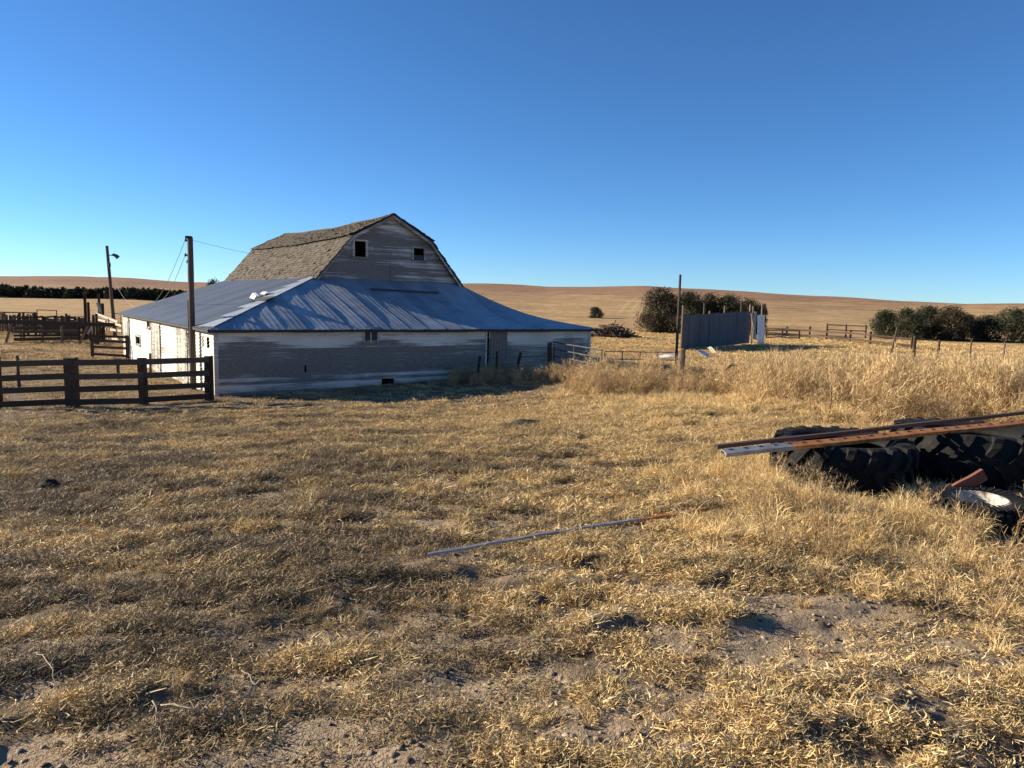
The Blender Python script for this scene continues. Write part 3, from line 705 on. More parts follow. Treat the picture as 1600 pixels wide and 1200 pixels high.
a = P(170, 399, 54); b_ = P(179.5, 400.5, 54); m = MB(); m.tube([a, a.lerp(b_, .5)+V3(0, 0, .05), b_], .03, 6); arm = m.build('lamp_arm', M['gatesteel'], lp)
m = MB(); m.tube([b_+V3(-.25, 0, .07), b_+V3(-.1, 0, .12), b_+V3(.12, 0, .02), b_+V3(.22, 0, -.08)], [.04, .10, .14, .16], 10); m.build('lamp_head', M['gatesteel'], arm)
m = MB(); m.tube([P(170.8, 411, 53.9), P(171.2, 417, 53.9)], .09, 8); m.build('meter_box', M['dark'], lp)
def cable(name, pts, label, r=.009):
    m = MB(); P0 = [Vector(p) for p in pts]; out = []
    for i in range(len(P0)-1):
        for k in range(10):
            f = k/10; q = P0[i].lerp(P0[i+1], f); q.z -= .06*(P0[i+1]-P0[i]).length*math.sin(math.pi*f)*.35; out.append(q)
    out.append(P0[-1]); m.tube(out, r, 5, t=.4); o = m.build(name, M['wire'], None); return tag(o, label, 'cable')
s_far = wb(1.0, 17.5, zr(1/A0, 0)+.03); s_far2 = wb(1.6, 18.8, zr(1.6/A0, 0)+.03)
cable('overhead_cable', [utop-V3(.16, 0, .05), s_far], 'upper thin cable sloping from the top of the stout pole down to the dark roof')
cable('overhead_cable', [utop-V3(.18, 0, .60), s_far2], 'lower thin cable sloping from the stout pole down to the dark roof')
cable('overhead_cable', [utop+V3(.1, 0, -.1), wb(6.2, 8, ZB+1.0)], 'short cable running right from the stout pole to the shingle roof', .006)
cable('overhead_cable', [P(176, 432, 54), wb(.5, 19.6, zr(.1, 0)+.03)], 'thin cable sloping from the leaning lamp pole down to the barn', .009)
# post and woven-wire fence before the barn's right part
pf = [GD(747, 28.6), GD(777, 28.9), GD(805, 29.3), GD(862, 30.4)]
wire_fence('wire_fence', pf, 'woven wire fence on crooked dark posts in front of the barn door', 'fence', [1.05, 1.2, 1.12, 1.42], [.055, .06, .07, .12], [.15, .35, .55, .8, 1.05], M['tie'],
           lean=[(.10, 0), (.04, 0), (.28, 0), (-.04, 0)], woven=True)
# tubular gate
ga, gb = GD(868, 30.5), GD(943, 26.6)
za = P(868, 535, 30.5).z; zb_ = P(943, 547, 26.6).z
tg = empty('tube_gate', ga, 'pale five-bar tubular steel gate hung on the rough post by the barn', 'gate')
for k in range(5):
    m = MB(); A_ = V3(ga.x, ga.y, za-k*.29); B_ = V3(gb.x, gb.y, zb_-k*.29); m.tube([A_, B_], .024, 8, t=.7); m.build('bar', M['gatesteel'], tg)
for f in (0, .45, 1):
    m = MB(); A_ = V3(ga.x, ga.y, za).lerp(V3(gb.x, gb.y, zb_), f); m.tube([A_+V3(0, -.02, .02), A_+V3(0, -.02, -1.18)], .026, 8, t=.7); m.build('upright', M['gatesteel'], tg)
# long pipe gate beyond
pa, pb = GD(948, 31), GD(1060, 30.5); za = P(948, 549, 31).z; zz = P(1060, 551, 30.5).z
pg = empty('pipe_gate', pa, 'long low rusty pipe gate reaching from the tube gate to the tall thin pole', 'gate')
for dz in (0, .33, .66):
    m = MB(); m.tube([V3(pa.x, pa.y, za-dz), V3(pb.x, pb.y, zz-dz)], .018, 6, t=.8); m.build('bar', M['rustpipe'], pg)
for f in (0, .25, .5, .75, 1):
    q = V3(pa.x, pa.y, za).lerp(V3(pb.x, pb.y, zz), f); m = MB(); m.tube([q, q-V3(0, 0, .9)], .02, 6); m.build('upright', M['rustpipe'], pg)
tb0 = GD(1061, 30); tt0 = P(1063, 429, 30)
o = pole('thin_pole', tb0, tt0, .06, .045, 'tall thin bare pole between the pipe gate and the windbreak', 'pole')
m = MB(); m.beam(P(1062.5, 447, 29.93), P(1062.3, 470, 29.93), .05, .03, side=(1, 0, 0)); m.build('splice', M['dark'], o)
q = GD(1069.5, 24.5); e = empty('fence_post', q, 'thick grey upright wooden post in front of the left end of the windbreak', 'post')
m = MB(); m.post(q-V3(0, 0, .3), V3(q.x+.03, q.y, P(1070, 546, 24.5).z), .10, .085, bow=.02); m.build('shaft', M['postwood'], e)
m = MB(); m.tube([q+V3(.12, -.05, .9), q+V3(.16, -.05, .5), q+V3(.13, -.06, .2)], .01, 5); m.build('wire_loop', M['wire'], e)
# crooked post
q = GD(1128, 23.5); e = empty('crooked_post', q, 'crooked branch post bent at its top, leaning among the weeds', 'post')
m = MB(); m.tube([q-V3(.05, 0, .2), q+V3(.02, 0, .3), q+V3(.12, 0, .62), P(1140, 572, 23.5), P(1144, 569, 23.5), P(1148, 571, 23.5)], [.05, .045, .045, .05, .05, .04], 8, jit=.2); m.build('shaft', M['postwood'], e)
pr = [GD(1234, 25.5), GD(1289, 27.5), GD(1352, 31), GD(1399, 35), GD(1434, 38.5), GD(1473, 42), GD(1523, 46), GD(1576, 50), GD(1632, 54)]
tops = [558, 566, 555, 545, 525, 531, 531, 534, 532]
hts = [max(.9, P(px, ty, p.y).z-p.z) for px, ty, p in zip((1234, 1289, 1352, 1399, 1434, 1473, 1523, 1576, 1632), tops, pr)]
wire_fence('wire_fence', pr, 'long wire fence on small posts receding to the right through the tall weeds', 'fence', hts, [.06, .05, .06, .06, .10, .08, .05, .06, .05], [.3, .55, .8, 1.05], M['rail'], woven=True, wr=.003)
q = GD(1397, 52); e = empty('leaning_post', q, 'thin grey post leaning left of the right-hand cedars', 'post'); m = MB(); m.post(q-V3(0, 0, .2), P(1402, 512, 52), .07, .05); m.build('shaft', M['postwood'], e)
# far plank fence
fx = [1198, 1232, 1268, 1295, 1332, 1364, 1402, 1430]; fd = [92, 88, 84, 80, 75, 71, 67, 64]
pts = [GD(x, d) for x, d in zip(fx, fd)]
plank_fence('corral_fence', pts, 'long dark two-rail corral fence right of the windbreak', 'fence', [1.3, 1.25, 1.45, 1.2, 1.25, 1.3, 1.2, 1.1], [.18]*8, [.35, .95], .2, M['tie'], M['tie'], rail_t=.05)
pts = [GD(x, d) for x, d in zip((1295, 1325, 1356), (96, 94, 92))]
plank_fence('corral_fence', pts, 'short two-rail corral fence visible just above the long dark one', 'fence', [1.7]*3, [.15]*3, [.9, 1.55], .16, M['tie'], M['tie'], rail_t=.05)
pts = [GD(x, d) for x, d in zip((1200, 1225, 1252), (78, 77, 76))]
plank_fence('corral_fence', pts, 'broken piece of dark plank fence just right of the white sheet', 'fence', [1.1, 1.0, 1.0], [.15]*3, [.3, .6, .9], .14, M['rail'], M['tie'], rail_t=.05, rnd=.15)
# windbreak
wa = GD(1070, 53); wc = GD(1172, 63); wbk = empty('windbreak', wa, 'tall grey corrugated metal windbreak panel on poles, standing in the pasture', 'windbreak')
za0 = P(1070, 549, 53).z; za1 = P(1070, 492, 53).z; zc0 = P(1172, 535, 63).z; zc1 = P(1172, 486, 63).z
zcut = lambda f: (za0+(zc0-za0)*f, za1+(zc1-za1)*f)
nsh = 14
for k in range(nsh):
    V = []; Fc = []; n = 13
    for j in range(n):
        f = (k-.04+1.08*j/(n-1))/nsh; p = wa.lerp(wc, f); d = (wc-wa).normalized(); nr_ = V3(d.y, -d.x, 0)
        o_ = .03*math.sin(j/(n-1)*2*math.pi*4)+(k % 2)*.02; z0, z1 = zcut(f); j0 = random.Random(k).uniform(-.05, .03)
        V += [V3(p.x, p.y, z0-.05)+nr_*o_, V3(p.x, p.y, z1+j0)+nr_*o_]
    Fc = [(2*j, 2*j+2, 2*j+3, 2*j+1) for j in range(n-1)]
    nmesh('sheet', np.array(V), Fc, M['sheet_grey'], wbk, np.full(len(V), random.random()))
for px, dep, top in ((1069, 52.6, 477), (1102, 56.5, 474), (1134, 60, 478), (1160, 62.5, 471), (1174, 64, 476), (1179, 64.4, 478), (1111, 57.6, 486)):
    q = GD(px, dep); m = MB(); m.post(q-V3(0, 0, .3)+V3(0, .25, 0), V3(q.x, q.y+.25, P(px, top, dep).z), .10, .08); m.build('post', M['postwood'], wbk)
for h in (.5, 1.4, 2.3):
    m = MB(); m.beam(wa+V3(0, .12, h), wc+V3(0, .12, h), .05, .12, side=(0, 1, 0)); m.build('girt', M['postwood'], wbk)
for (xa, ya), (xb, yb) in (((1175, 489), (1181, 531)), ((1181, 487), (1177, 530))):
    m = MB(); m.beam(P(xa, ya, 64), P(xb, yb, 63.6), .04, .2, side=(0, 1, 0), t=.6); m.build('slanted_board', M['palewood'], wbk)
e = empty('white_sheet_panel', GD(1189, 64), 'narrow upright panel of pale corrugated sheet at the right end of the windbreak', 'panel')
V = []; n = 25
for j in range(n):
    f = j/(n-1); b0_ = P(1183.5+11*f, 533, 64+f*.7); t0_ = P(1183+12*f, 492+random.uniform(-.6, .6), 64+f*.7); o_ = .03*math.sin(f*2*math.pi*5)
    V += [V3(b0_.x, b0_.y+o_, GD(1189, 64).z-.05), V3(t0_.x, t0_.y+o_, t0_.z)]
nmesh('sheet', np.array(V), [(2*j, 2*j+2, 2*j+3, 2*j+1) for j in range(n-1)], M['whitemetal'], e, np.full(len(V), .8))
for px in (1191, 1195):
    q = GD(px, 65); m = MB(); m.post(q-V3(0, 0, .3), V3(q.x, q.y, P(px, 474, 65).z), .09, .08); m.build('post', M['postwood'], e)
# scrap on the ground
def scrap(name, pxs, label, cat, mat=M['whitemetal'], lift=.08):
    m = MB()
    for (x, y, L, Wd, a, tz) in pxs:
        q = G(x, y)+V3(0, 0, lift); d = V3(math.cos(R(a)), math.sin(R(a)), 0); s_ = V3(-d.y, d.x, tz).normalized()
        nn_ = 6
        for k in range(nn_):
            f0, f1 = k/nn_-.5, (k+1)/nn_-.5; z0, z1 = .05*math.sin(f0*7+x), .05*math.sin(f1*7+x)
            m.hexa([q+d*L*f0-s_*Wd/2+V3(0, 0, z0), q+d*L*f1-s_*Wd/2+V3(0, 0, z1), q+d*L*f1+s_*Wd/2+V3(0, 0, z1), q+d*L*f0+s_*Wd/2+V3(0, 0, z0)],
                   [q+d*L*f0-s_*Wd/2+V3(0, 0, z0+.02), q+d*L*f1-s_*Wd/2+V3(0, 0, z1+.02), q+d*L*f1+s_*Wd/2+V3(0, 0, z1+.02), q+d*L*f0+s_*Wd/2+V3(0, 0, z0+.02)], random.random())
    return tag(m.build(name, mat, None), label, cat)
scrap('scrap_sheet', [(1044, 562, 1.6, .7, 5, .12)], 'long flat white metal sheet lying on the grass before the thin pole', 'scrap metal', lift=.22)
scrap('scrap_sheet', [(1100, 557, 1.3, .7, 60, .5)], 'crumpled white metal sheet lying left under the windbreak panel', 'scrap metal', lift=.2)
scrap('scrap_sheet', [(1114, 553, .9, .6, 100, .9)], 'small bent white metal sheet propped under the middle of the windbreak', 'scrap metal', lift=.25)
scrap('scrap_board', [(1029, 531, 1.6, .2, 10, 0)], 'single pale board lying in the grass left of the big round cedar', 'board', M['palewood'], .1)
scrap('scrap_board', [(1205, 533, 3.0, .3, 4, 0), ], 'pale board lying on the ground right of the white sheet panel', 'board', M['palewood'], .1)
# brush pile behind barn corner
def brushpile(cx, cy, rx, ry, h, n, name, label, cat, mat, th=.02, L=(.6, 1.4)):
    m = MB()
    for _ in range(n):
        a = random.random()*6.28; rr_ = math.sqrt(random.random()); x = cx+rx*rr_*math.cos(a); y = cy+ry*rr_*math.sin(a)
        z = zt(x, y)+h*(1-rr_**2)*random.random(); d = V3(random.gauss(0, 1), random.gauss(0, 1), random.gauss(0, .35)).normalized()*random.uniform(*L)
        c = V3(x, y, z+.05); m.tube([c-d*.5, c+V3(random.gauss(0, .05), 0, .03), c+d*.5], [th, th*.8, th*.4], 5)
    return tag(m.build(name, mat, None), label, cat)
q = G(957, 527); brushpile(q.x, q.y, 2.4, 1.6, 1.3, 420, 'brush_pile', 'dark pile of rubble and branches just past the right corner of the barn', 'brush pile', M['trunk'], .05, (.7, 1.8))
# ------------------------------------------------------------------ tyres and steel at the right
def tyre(name, c, Ro, Ri, Th, lugs, label, cat='tyre', tilt=(0, 0), rot=0, rim=None, lug_h=.05, lug_w=.05, sweep=.35):
    e = empty(name, c, label, cat); OFF[e] = Vector((0, 0, 0)); e.rotation_euler = (tilt[0], tilt[1], rot)
    h = Th/2
    prof = [(Ri, -h*.62), (Ri+.03, -h*.75), (Ri+(Ro-Ri)*.45, -h*.98), (Ro-.09, -h*.98), (Ro-.03, -h*.80), (Ro, -h*.4), (Ro+.006, 0), (Ro, h*.4), (Ro-.03, h*.80), (Ro-.09, h*.98), (Ri+(Ro-Ri)*.45, h*.98), (Ri+.03, h*.75), (Ri, h*.62),
            (Ri+.04, h*.5), (Ro-.12, h*.6), (Ro-.06, 0), (Ro-.12, -h*.6), (Ri+.04, -h*.5)]
    n = 72; k = len(prof); V = []; Fc = []
    for i in range(n):
        a = 2*math.pi*i/n
        for r_, z_ in prof: V.append((r_*math.cos(a), r_*math.sin(a), z_+h))
    for i in range(n):
        for j in range(k):
            a0 = i*k+j; a1 = i*k+(j+1) % k; b0 = ((i+1) % n)*k+j; b1 = ((i+1) % n)*k+(j+1) % k; Fc.append((a0, b0, b1, a1))
    nmesh('carcass', np.array(V), Fc, M['rubber'], e, np.full(len(V), .5), True)
    m = MB()
    for sgn in (-1, 1):
        for i in range(lugs):
            a0 = 2*math.pi*(i+(.5 if sgn > 0 else 0))/lugs; pth = []
            for f in np.linspace(0, 1, 6):
                z_ = sgn*h*(.05+.93*f)+h; a = a0+sweep*f*(1.6-.6*f)*(2*math.pi/lugs)*1.6; r_ = Ro+lug_h*(1 if f < .8 else .55)-(0 if f < .8 else .02); wd = lug_w*(1+.5*f)
                pth.append((a, r_, z_, wd))
            V = []
            for (a, r_, z_, wd) in pth:
                da = wd/Ro/2
                for (aa, rr_) in ((a-da, r_), (a+da, r_), (a+da*1.4, r_-lug_h-.03), (a-da*1.4, r_-lug_h-.03)):
                    V.append((rr_*math.cos(aa), rr_*math.sin(aa), z_))
            # shoulder: lug wraps on to the sidewall
            a, r_, z_, wd = pth[-1]; da = wd/Ro/2*1.1
            for (aa, rr_, zz_) in ((a-da, r_-.02-lug_h, sgn*h*1.04+h), (a+da, r_-.02-lug_h, sgn*h*1.04+h), (a+da, r_-.13-lug_h, sgn*h*.97+h), (a-da, r_-.13-lug_h, sgn*h*.97+h)):
                V.append((rr_*math.cos(aa), rr_*math.sin(aa), zz_))
            Fc = [(3, 2, 1, 0), (24, 25, 26, 27)]
            for q_ in range(6):
                for w_ in range(4):
                    Fc.append((q_*4+w_, q_*4+(w_+1) % 4, q_*4+4+(w_+1) % 4, q_*4+4+w_))
            m.add(V, Fc, .5)
    m.build('tread', M['rubber'], e)
    if rim:
        pr_ = [(Ri+.012, h*.80), (Ri-.01, h*.86), (Ri-.025, h*.55), (Ri-.035, -h*.3), (Ri*.74, -h*.55), (Ri*.6, -h*.3), (Ri*.36, -h*.25), (Ri*.3, -h*.5), (.02, -h*.5)]
        V = []; Fc = []; k = len(pr_)
        for i in range(48):
            a = 2*math.pi*i/48
            for r_, z_ in pr_: V.append((r_*math.cos(a), r_*math.sin(a), z_+h))
        for i in range(48):
            for j in range(k-1): Fc.append((i*k+j, ((i+1) % 48)*k+j, ((i+1) % 48)*k+j+1, i*k+j+1))
        ro = nmesh('rim', np.array(V), Fc, M['rim'], e, np.full(len(V), .7), True)
        hb = MB(); hb.tube([(0, 0, h*.45), (0, 0, h*.95)], [Ri*.36, Ri*.28], 14); hb.build('hub', M['rustpipe'], ro)
        for i in range(5):
            a = 6.28*i/5; bl = MB(); bl.tube([(Ri*.42*math.cos(a), Ri*.42*math.sin(a), h*.9), (Ri*.42*math.cos(a), Ri*.42*math.sin(a), h*1.2)], .014, 6); bl.build('bolt', M['rustpipe'], ro)
    return e
t1x, t1y = 3.78, 8.0; t2x, t2y = 5.68, 8.62
z1 = EYE-1.86; z2 = EYE-1.84
tyre('tractor_tyre', (t1x, t1y, z1-.03), .72, .42, .47, 20, 'big black lugged tractor tyre lying flat, left one under the rusty beam', tilt=(R(1), R(-1)))
tyre('tractor_tyre', (t2x, t2y, z2-.10), .88, .48, .56, 20, 'larger black tractor tyre lying flat, right one at the photo edge', tilt=(R(-1), R(1)), rot=.3, lug_w=.06)
sx_, sy_ = (1551-800)/F_PX*6.25, 6.25
tyre('small_wheel', (sx_, sy_, zt(sx_, sy_)+.03), .375, .235, .24, 34, 'small black tyre with a white painted rim lying in the grass', 'wheel', tilt=(R(4), R(-2)), rim=True, lug_h=.015, lug_w=.028, sweep=.2)
def channel(name, a, b_, hgt, wid, th, label, cat, mat, rustfn, holes=0, up=None, parent=None, n=40, roll=0):
    """C-section: web facing the viewer, flanges pointing away"""
    a = Vector(a); b_ = Vector(b_); d = (b_-a).normalized(); bk_ = V3(-d.y, d.x, 0).normalized(); u_ = bk_.cross(d)*-1
    if u_.z < 0: u_ = -u_
    bk_, u_ = bk_*math.cos(R(roll))-u_*math.sin(R(roll)), u_*math.cos(R(roll))+bk_*math.sin(R(roll))
    prof = [(0, -hgt/2), (wid, -hgt/2), (wid, -hgt/2+th), (th, -hgt/2+th), (th, hgt/2-th), (wid, hgt/2-th), (wid, hgt/2), (0, hgt/2)]
    V = []; T = []; k = len(prof)
    for i in range(n+1):
        c = a.lerp(b_, i/n)+V3(0, 0, .003*math.sin(i*.35))
        for y_, z_ in prof: V.append(c+bk_*y_+u_*z_); T.append(rustfn(i/n))
    Fc = [(i*k+j, (i+1)*k+j, (i+1)*k+(j+1) % k, i*k+(j+1) % k) for i in range(n) for j in range(k)]+[tuple(range(k)), tuple(n*k+j for j in range(k-1, -1, -1))]
    o = nmesh(name, np.array(V), Fc, mat, parent, np.array(T)); tag(o, label, cat)
    if holes:
        m = MB(); L = (b_-a).length
        for i in range(holes):
            c = a.lerp(b_, (i+.5)/holes)+u_*hgt*.22-bk_*.002+V3(0, 0, .003*math.sin((i+.5)/holes*n*.35)); m.beam(c-d*.022, c+d*.022, .004, .012, side=bk_)
        ho = m.build('slot', M['dark'], o)
    return o
b2a = P(1131, 705, 7.05); b2b = P(1640, 654, 8.75)
channel('rusty_beam', b2a, b2b, .09, .045, .006, 'orange rusty slotted steel beam with grey tip, resting across both tractor tyres', 'steel beam', M['rustbeam'], lambda f: .62 if f < .165 else (.5 if f < .18 else .05), 26, roll=72)
b1a = P(1121, 699, 7.2); b1b = P(1640, 641, 9.1)
channel('dark_beam', b1a, b1b, .04, .05, .04, 'thin dark steel bar lying right behind the orange rusty beam', 'steel bar', M['rustpipe'], lambda f: .3)
ca = G(668, 879); cb_ = G(1150, 792)
ca = V3(ca.x, ca.y, ca.z+.045); cb_ = V3(cb_.x, cb_.y, cb_.z+.03)
V = []; T = []; n = 60
mid = []
for i in range(n+1):
    f = i/n; x = ca.x+(cb_.x-ca.x)*f; y = ca.y+(cb_.y-ca.y)*f+.03*math.sin(f*5)
    z = ca.z+(cb_.z-ca.z)*f; g_ = [zt(ca.x+(cb_.x-ca.x)*q, ca.y+(cb_.y-ca.y)*q) for q in (max(0, f-.12), f, min(1, f+.12))]; z = .75*z+.25*(sum(g_)/3+.02)
    for (dy, dz) in ((-.015, -.010), (-.015, .007), (.015, .010), (.015, -.004)): V.append((x, y+dy, z+dz)); T.append(.62 if f < .6 else .62-.6*min(1, (f-.6)/.08))
Fc = [(i*4+j, (i+1)*4+j, (i+1)*4+(j+1) % 4, i*4+(j+1) % 4) for i in range(n) for j in range(4)]+[(3, 2, 1, 0), (n*4, n*4+1, n*4+2, n*4+3)]
STRIP = np.array([[V[i*4][0], V[i*4][1]] for i in range(n+1)])
tag(nmesh('metal_strip', np.array(V), Fc, M['rustbeam'], None, np.array(T)), 'long pale metal strip lying half buried in the straw, rusty at its far end', 'metal strip')
ra = G(1452, 806)+V3(0, 0, .10); rb = P(1540, 742, 6.5)
M['rustplate'] = mat_metal('dark_red_rust', (.11, .035, .022), (.26, .09, .05), 0, .85)
channel('rusty_plate', ra, rb, .11, .04, .008, 'short reddish rusty angle iron leaning on the small white-rimmed wheel', 'angle iron', M['rustplate'], lambda f: .0)
q = G(1570, 760)
tag(brushpile(q.x+.15, q.y+.35, .45, .3, .35, 70, 'brush_pile', 'x', 'brush pile', M['twig'], .006, (.2, .6)), 'small heap of dry pale twigs behind the white-rimmed wheel', 'brush pile')
# small things
LUMPS = []
def lump(name, px, py, r, h, label, cat, mat, seed=0):
    if name == 'dung_heap': h *= 1.1; r *= .8; LUMPS.append((G(px, py), r))
    q = G(px, py); rs = random.Random(seed); n = 14; V = []; Fc = []
    for i in range(6):
        f = i/5; rr_ = r*math.cos(f*math.pi/2)**.7
        for k in range(n):
            a = 6.283*k/n; w = 1+.25*rs.uniform(-1, 1); V.append((q.x+rr_*w*math.cos(a)*1.25, q.y+rr_*w*math.sin(a), q.z-.02+h*math.sin(f*math.pi/2)*(1+.2*rs.uniform(-1, 1))))
    Fc = [(i*n+k, i*n+(k+1) % n, (i+1)*n+(k+1) % n, (i+1)*n+k) for i in range(5) for k in range(n)]
    return tag(nmesh(name, np.array(V), Fc, mat, None, np.full(len(V), .5), True), label, cat)
lump('dung_heap', 76, 768, .15, .13, 'dark round dung heap on the grass at the far left', 'dung', M['dung'], 1)
lump('dung_heap', 176, 747, .15, .06, 'smaller flat dark dung heap right of the round one', 'dung', M['dung'], 2)
lump('dung_heap', 46, 733, .16, .05, 'flat dark dung patch near the left edge, below the fence', 'dung', M['dung'], 8)
lump('dung_heap', 148, 656, .28, .09, 'low dark clod between the left fence post and the grass, casting a shadow', 'dung', M['dung'], 9)
lump('dung_heap', 356, 694, .16, .05, 'small dark clod left of the pale sand patch', 'dung', M['dung'], 10)
lump('dung_heap', 825, 664, .35, .10, 'dark clod on the sunlit grass below the barn door', 'dung', M['dung'], 3)
lump('stone', 505, 1086, .035, .03, 'pale stone on the grass at the bottom left of the bare sand', 'stone', M['stone'], 4)
lump('stone', 1246, 1185, .03, .02, 'pale stone at the bottom edge, in the bare soil', 'stone', M['stone'], 5)
lump('stone', 1577, 875, .06, .04, 'pale flat stone on bare soil below the small wheel', 'stone', M['stone'], 6)
lump('stone', 1078, 1172, .03, .025, 'small whitish stone among the straw at the bottom, right of centre', 'stone', M['stone'], 7)
def twig(pts, r, label, dep=.02):
    m = MB(); W_ = []
    for px, py, dz in pts: q = G(px, py); W_.append(q+V3(0, 0, dz))
    pts = []
    for i in range(len(W_)-1):
        for k in range(5):
            f = k/5; q = W_[i].lerp(W_[i+1], f); L = (W_[i+1]-W_[i]).length; pts.append(q+Vector((random.gauss(0, .025), random.gauss(0, .025), .06*math.sin(math.pi*f)))*L)
    pts.append(W_[-1]); m.tube(pts, [r*.75*(1-.7*i/(len(pts)-1)) for i in range(len(pts))], 6, jit=.3)
    for _ in range(4):
        i = random.randrange(2, len(pts)-1); d = V3(random.gauss(0, 1), random.gauss(0, 1), random.uniform(0, .5)).normalized()*random.uniform(.04, .12)
        m.tube([pts[i], pts[i]+d*.5+V3(0, 0, .006), pts[i]+d], [r*.35, r*.28, r*.15], 5, jit=.3)
    return tag(m.build('fallen_branch', M['twig'], None), label, 'branch')
twig([(343, 1134, .03), (365, 1118, .06), (385, 1108, .07), (399, 1097, .09), (378, 1076, .12)], .009, 'thickest pale fallen branch, forked, lying on straw at the bottom left')
twig([(248, 1114, .03), (290, 1128, .05), (315, 1131, .05), (335, 1120, .07)], .006, 'thin pale branch lying left of the thickest fallen branch')
twig([(240, 1110, .05), (244, 1140, .04), (255, 1170, .03)], .004, 'thin pale twig pointing down towards the bottom edge')
twig([(55, 1035, .03), (78, 1060, .06), (83, 1100, .05)], .004, 'thin bent twig on dark ground at the lower left edge')
twig([(1352, 926, .02), (1362, 940, .08), (1375, 965, .02)], .004, 'short curved twig arching over bare soil at the lower right')
twig([(115, 875, .03), (125, 895, .05), (140, 900, .02)], .004, 'tiny curved twig on the dark grass at the left')
# ------------------------------------------------------------------ trees
def crown_mesh(name, seed, h=1.0, w=1.0, n=5200, leaf=.036, lumps=52, pointy=.3, mat=None, base=.05):
    g = np.random.default_rng(seed)
    cz = []; 
    for i in range(lumps):
        f = g.random(); ang = g.random()*6.283
        prof = min(1, .62+1.6*f)*math.sqrt(max(0, 1-f**2.2))*(1-pointy*f)
        rad = w*.5*prof*.72*math.sqrt(g.uniform(.35, 1))
        cz.append((rad*math.cos(ang), rad*math.sin(ang), h*(base+.0+f*.88), w*g.uniform(.07, .24)))
    cz = np.array(cz); per = g.integers(0, lumps, n)
    d = g.normal(size=(n, 3)); d /= np.linalg.norm(d, axis=1)[:, None]
    rr_ = cz[per, 3]*g.uniform(.55, 1.1, n)
    c = cz[per, :3]+d*rr_[:, None]*np.array([1, 1, 1.1]); c[:, 2] = np.clip(c[:, 2], h*.02, None)
    a = g.normal(size=(n, 3)); a = a-d*(a*d).sum(1)[:, None]*.6; a[:, 2] += .8; a /= np.linalg.norm(a, axis=1)[:, None]
    b = np.cross(a, g.normal(size=(n, 3))); b /= np.linalg.norm(b, axis=1)[:, None]
    L = leaf*g.uniform(.6, 1.7, n)[:, None]; Wd = leaf*g.uniform(.3, .7, n)[:, None]
    V = np.stack([c-b*Wd*.6, c+a*L*.45-b*Wd*.1, c+a*L, c+b*Wd*.6], 1).reshape(-1, 3)
    lumptone = g.random(lumps)[per]*.55+g.random(n)*.45
    me = nmesh(name, V, np.arange(4*n).reshape(-1, 4), mat, None, np.repeat(lumptone, 4), False, link=False).data
    return me
CR = [crown_mesh('crown', 11, mat=M['cedar_brown'], w=1.05, pointy=.15, n=12000), crown_mesh('crown', 12, mat=M['cedar'], w=.95, pointy=.35, n=10000), crown_mesh('crown', 13, mat=M['cedar'], w=1.0, pointy=.2, n=10000), crown_mesh('crown', 14, mat=M['cedar_brown'], w=.8, pointy=.45, n=9500)]
for me in CR: me.name = 'crown'
tkm = MB(); tkm.post((0, 0, -.06), (0, 0, .5), .03, .015, n=8, seg=5)
tk0 = tkm.build('trunk', M['trunk']); tkme = tk0.data; bpy.data.objects.remove(tk0)
def tree(name, px, dep, ytop, wpx, kind, label, group, zoff=0):
    q = GD(px, dep); h = P(px, ytop, dep).z-q.z; wd = wpx/F_PX*dep
    e = empty(name, q, label, 'tree', group, 0.0001); e.rotation_euler = (0, 0, random.random()*6)
    wd *= 1.34; s_ = (wd, wd, h)
    c = bpy.data.objects.new('crown', CR[kind]); C.objects.link(c); c.parent = e; c.scale = s_
    t = bpy.data.objects.new('trunk', tkme); C.objects.link(t); t.parent = e; t.scale = (wd*.9, wd*.9, h)
    if wpx > 25:
        for k in range(3):
            a = random.random()*6.28; t = bpy.data.objects.new('trunk_limb', LIMB); C.objects.link(t); t.parent = e; t.scale = s_; t.rotation_euler = (0, 0, a)
    return e
lm = MB(); lm.tube([(0, 0, .04), (.12, 0, .3), (.22, 0, .6)], [.016, .012, .006], 6); l0 = lm.build('limb', M['trunk']); LIMB = l0.data; bpy.data.objects.remove(l0)
gL, gR = 'cedars behind the windbreak', 'cedars at the right edge'
tree('cedar_tree', 1033, 92, 454, 66, 0, 'big round brownish cedar left of the tall thin pole, behind the windbreak', gL)
tree('cedar_tree', 1075, 97, 457, 62, 1, 'dark green cedar directly right of the tall thin pole', gL)
tree('cedar_tree', 1108, 99, 460, 62, 3, 'brownish upright cedar above the left half of the windbreak', gL)
tree('cedar_tree', 1140, 98, 463, 62, 2, 'green cedar above the middle of the windbreak', gL)
tree('cedar_tree', 1172, 96, 469, 56, 3, 'brownish cedar above the right end of the windbreak', gL)
tree('cedar_tree', 1191, 100, 478, 26, 1, 'small low cedar peeking out right of the white sheet panel', gL)
tree('cedar_tree', 931, 140, 480, 26, 1, 'small lone dark cedar on open grass just right of the barn', None)
tree('cedar_tree', 1385, 94, 485, 46, 1, 'leftmost of the right-hand cedars, beside the end of the dark corral fence', gR)
tree('cedar_tree', 1420, 92, 483, 46, 2, 'round green cedar above the leaning grey post', gR)
tree('cedar_tree', 1452, 95, 479, 50, 1, 'tallest dark cedar in the middle of the right-hand row', gR)
tree('cedar_tree', 1489, 92, 482, 56, 0, 'broad brownish cedar, right of the tallest one', gR)
tree('cedar_tree', 1516, 100, 492, 30, 2, 'small cedar in the gap of the right-hand row', gR)
tree('cedar_tree', 1546, 92, 493, 56, 1, 'low dark cedar right of the gap', gR)
tree('cedar_tree', 1588, 90, 484, 66, 2, 'broad green cedar touching the right edge of the photo', gR)
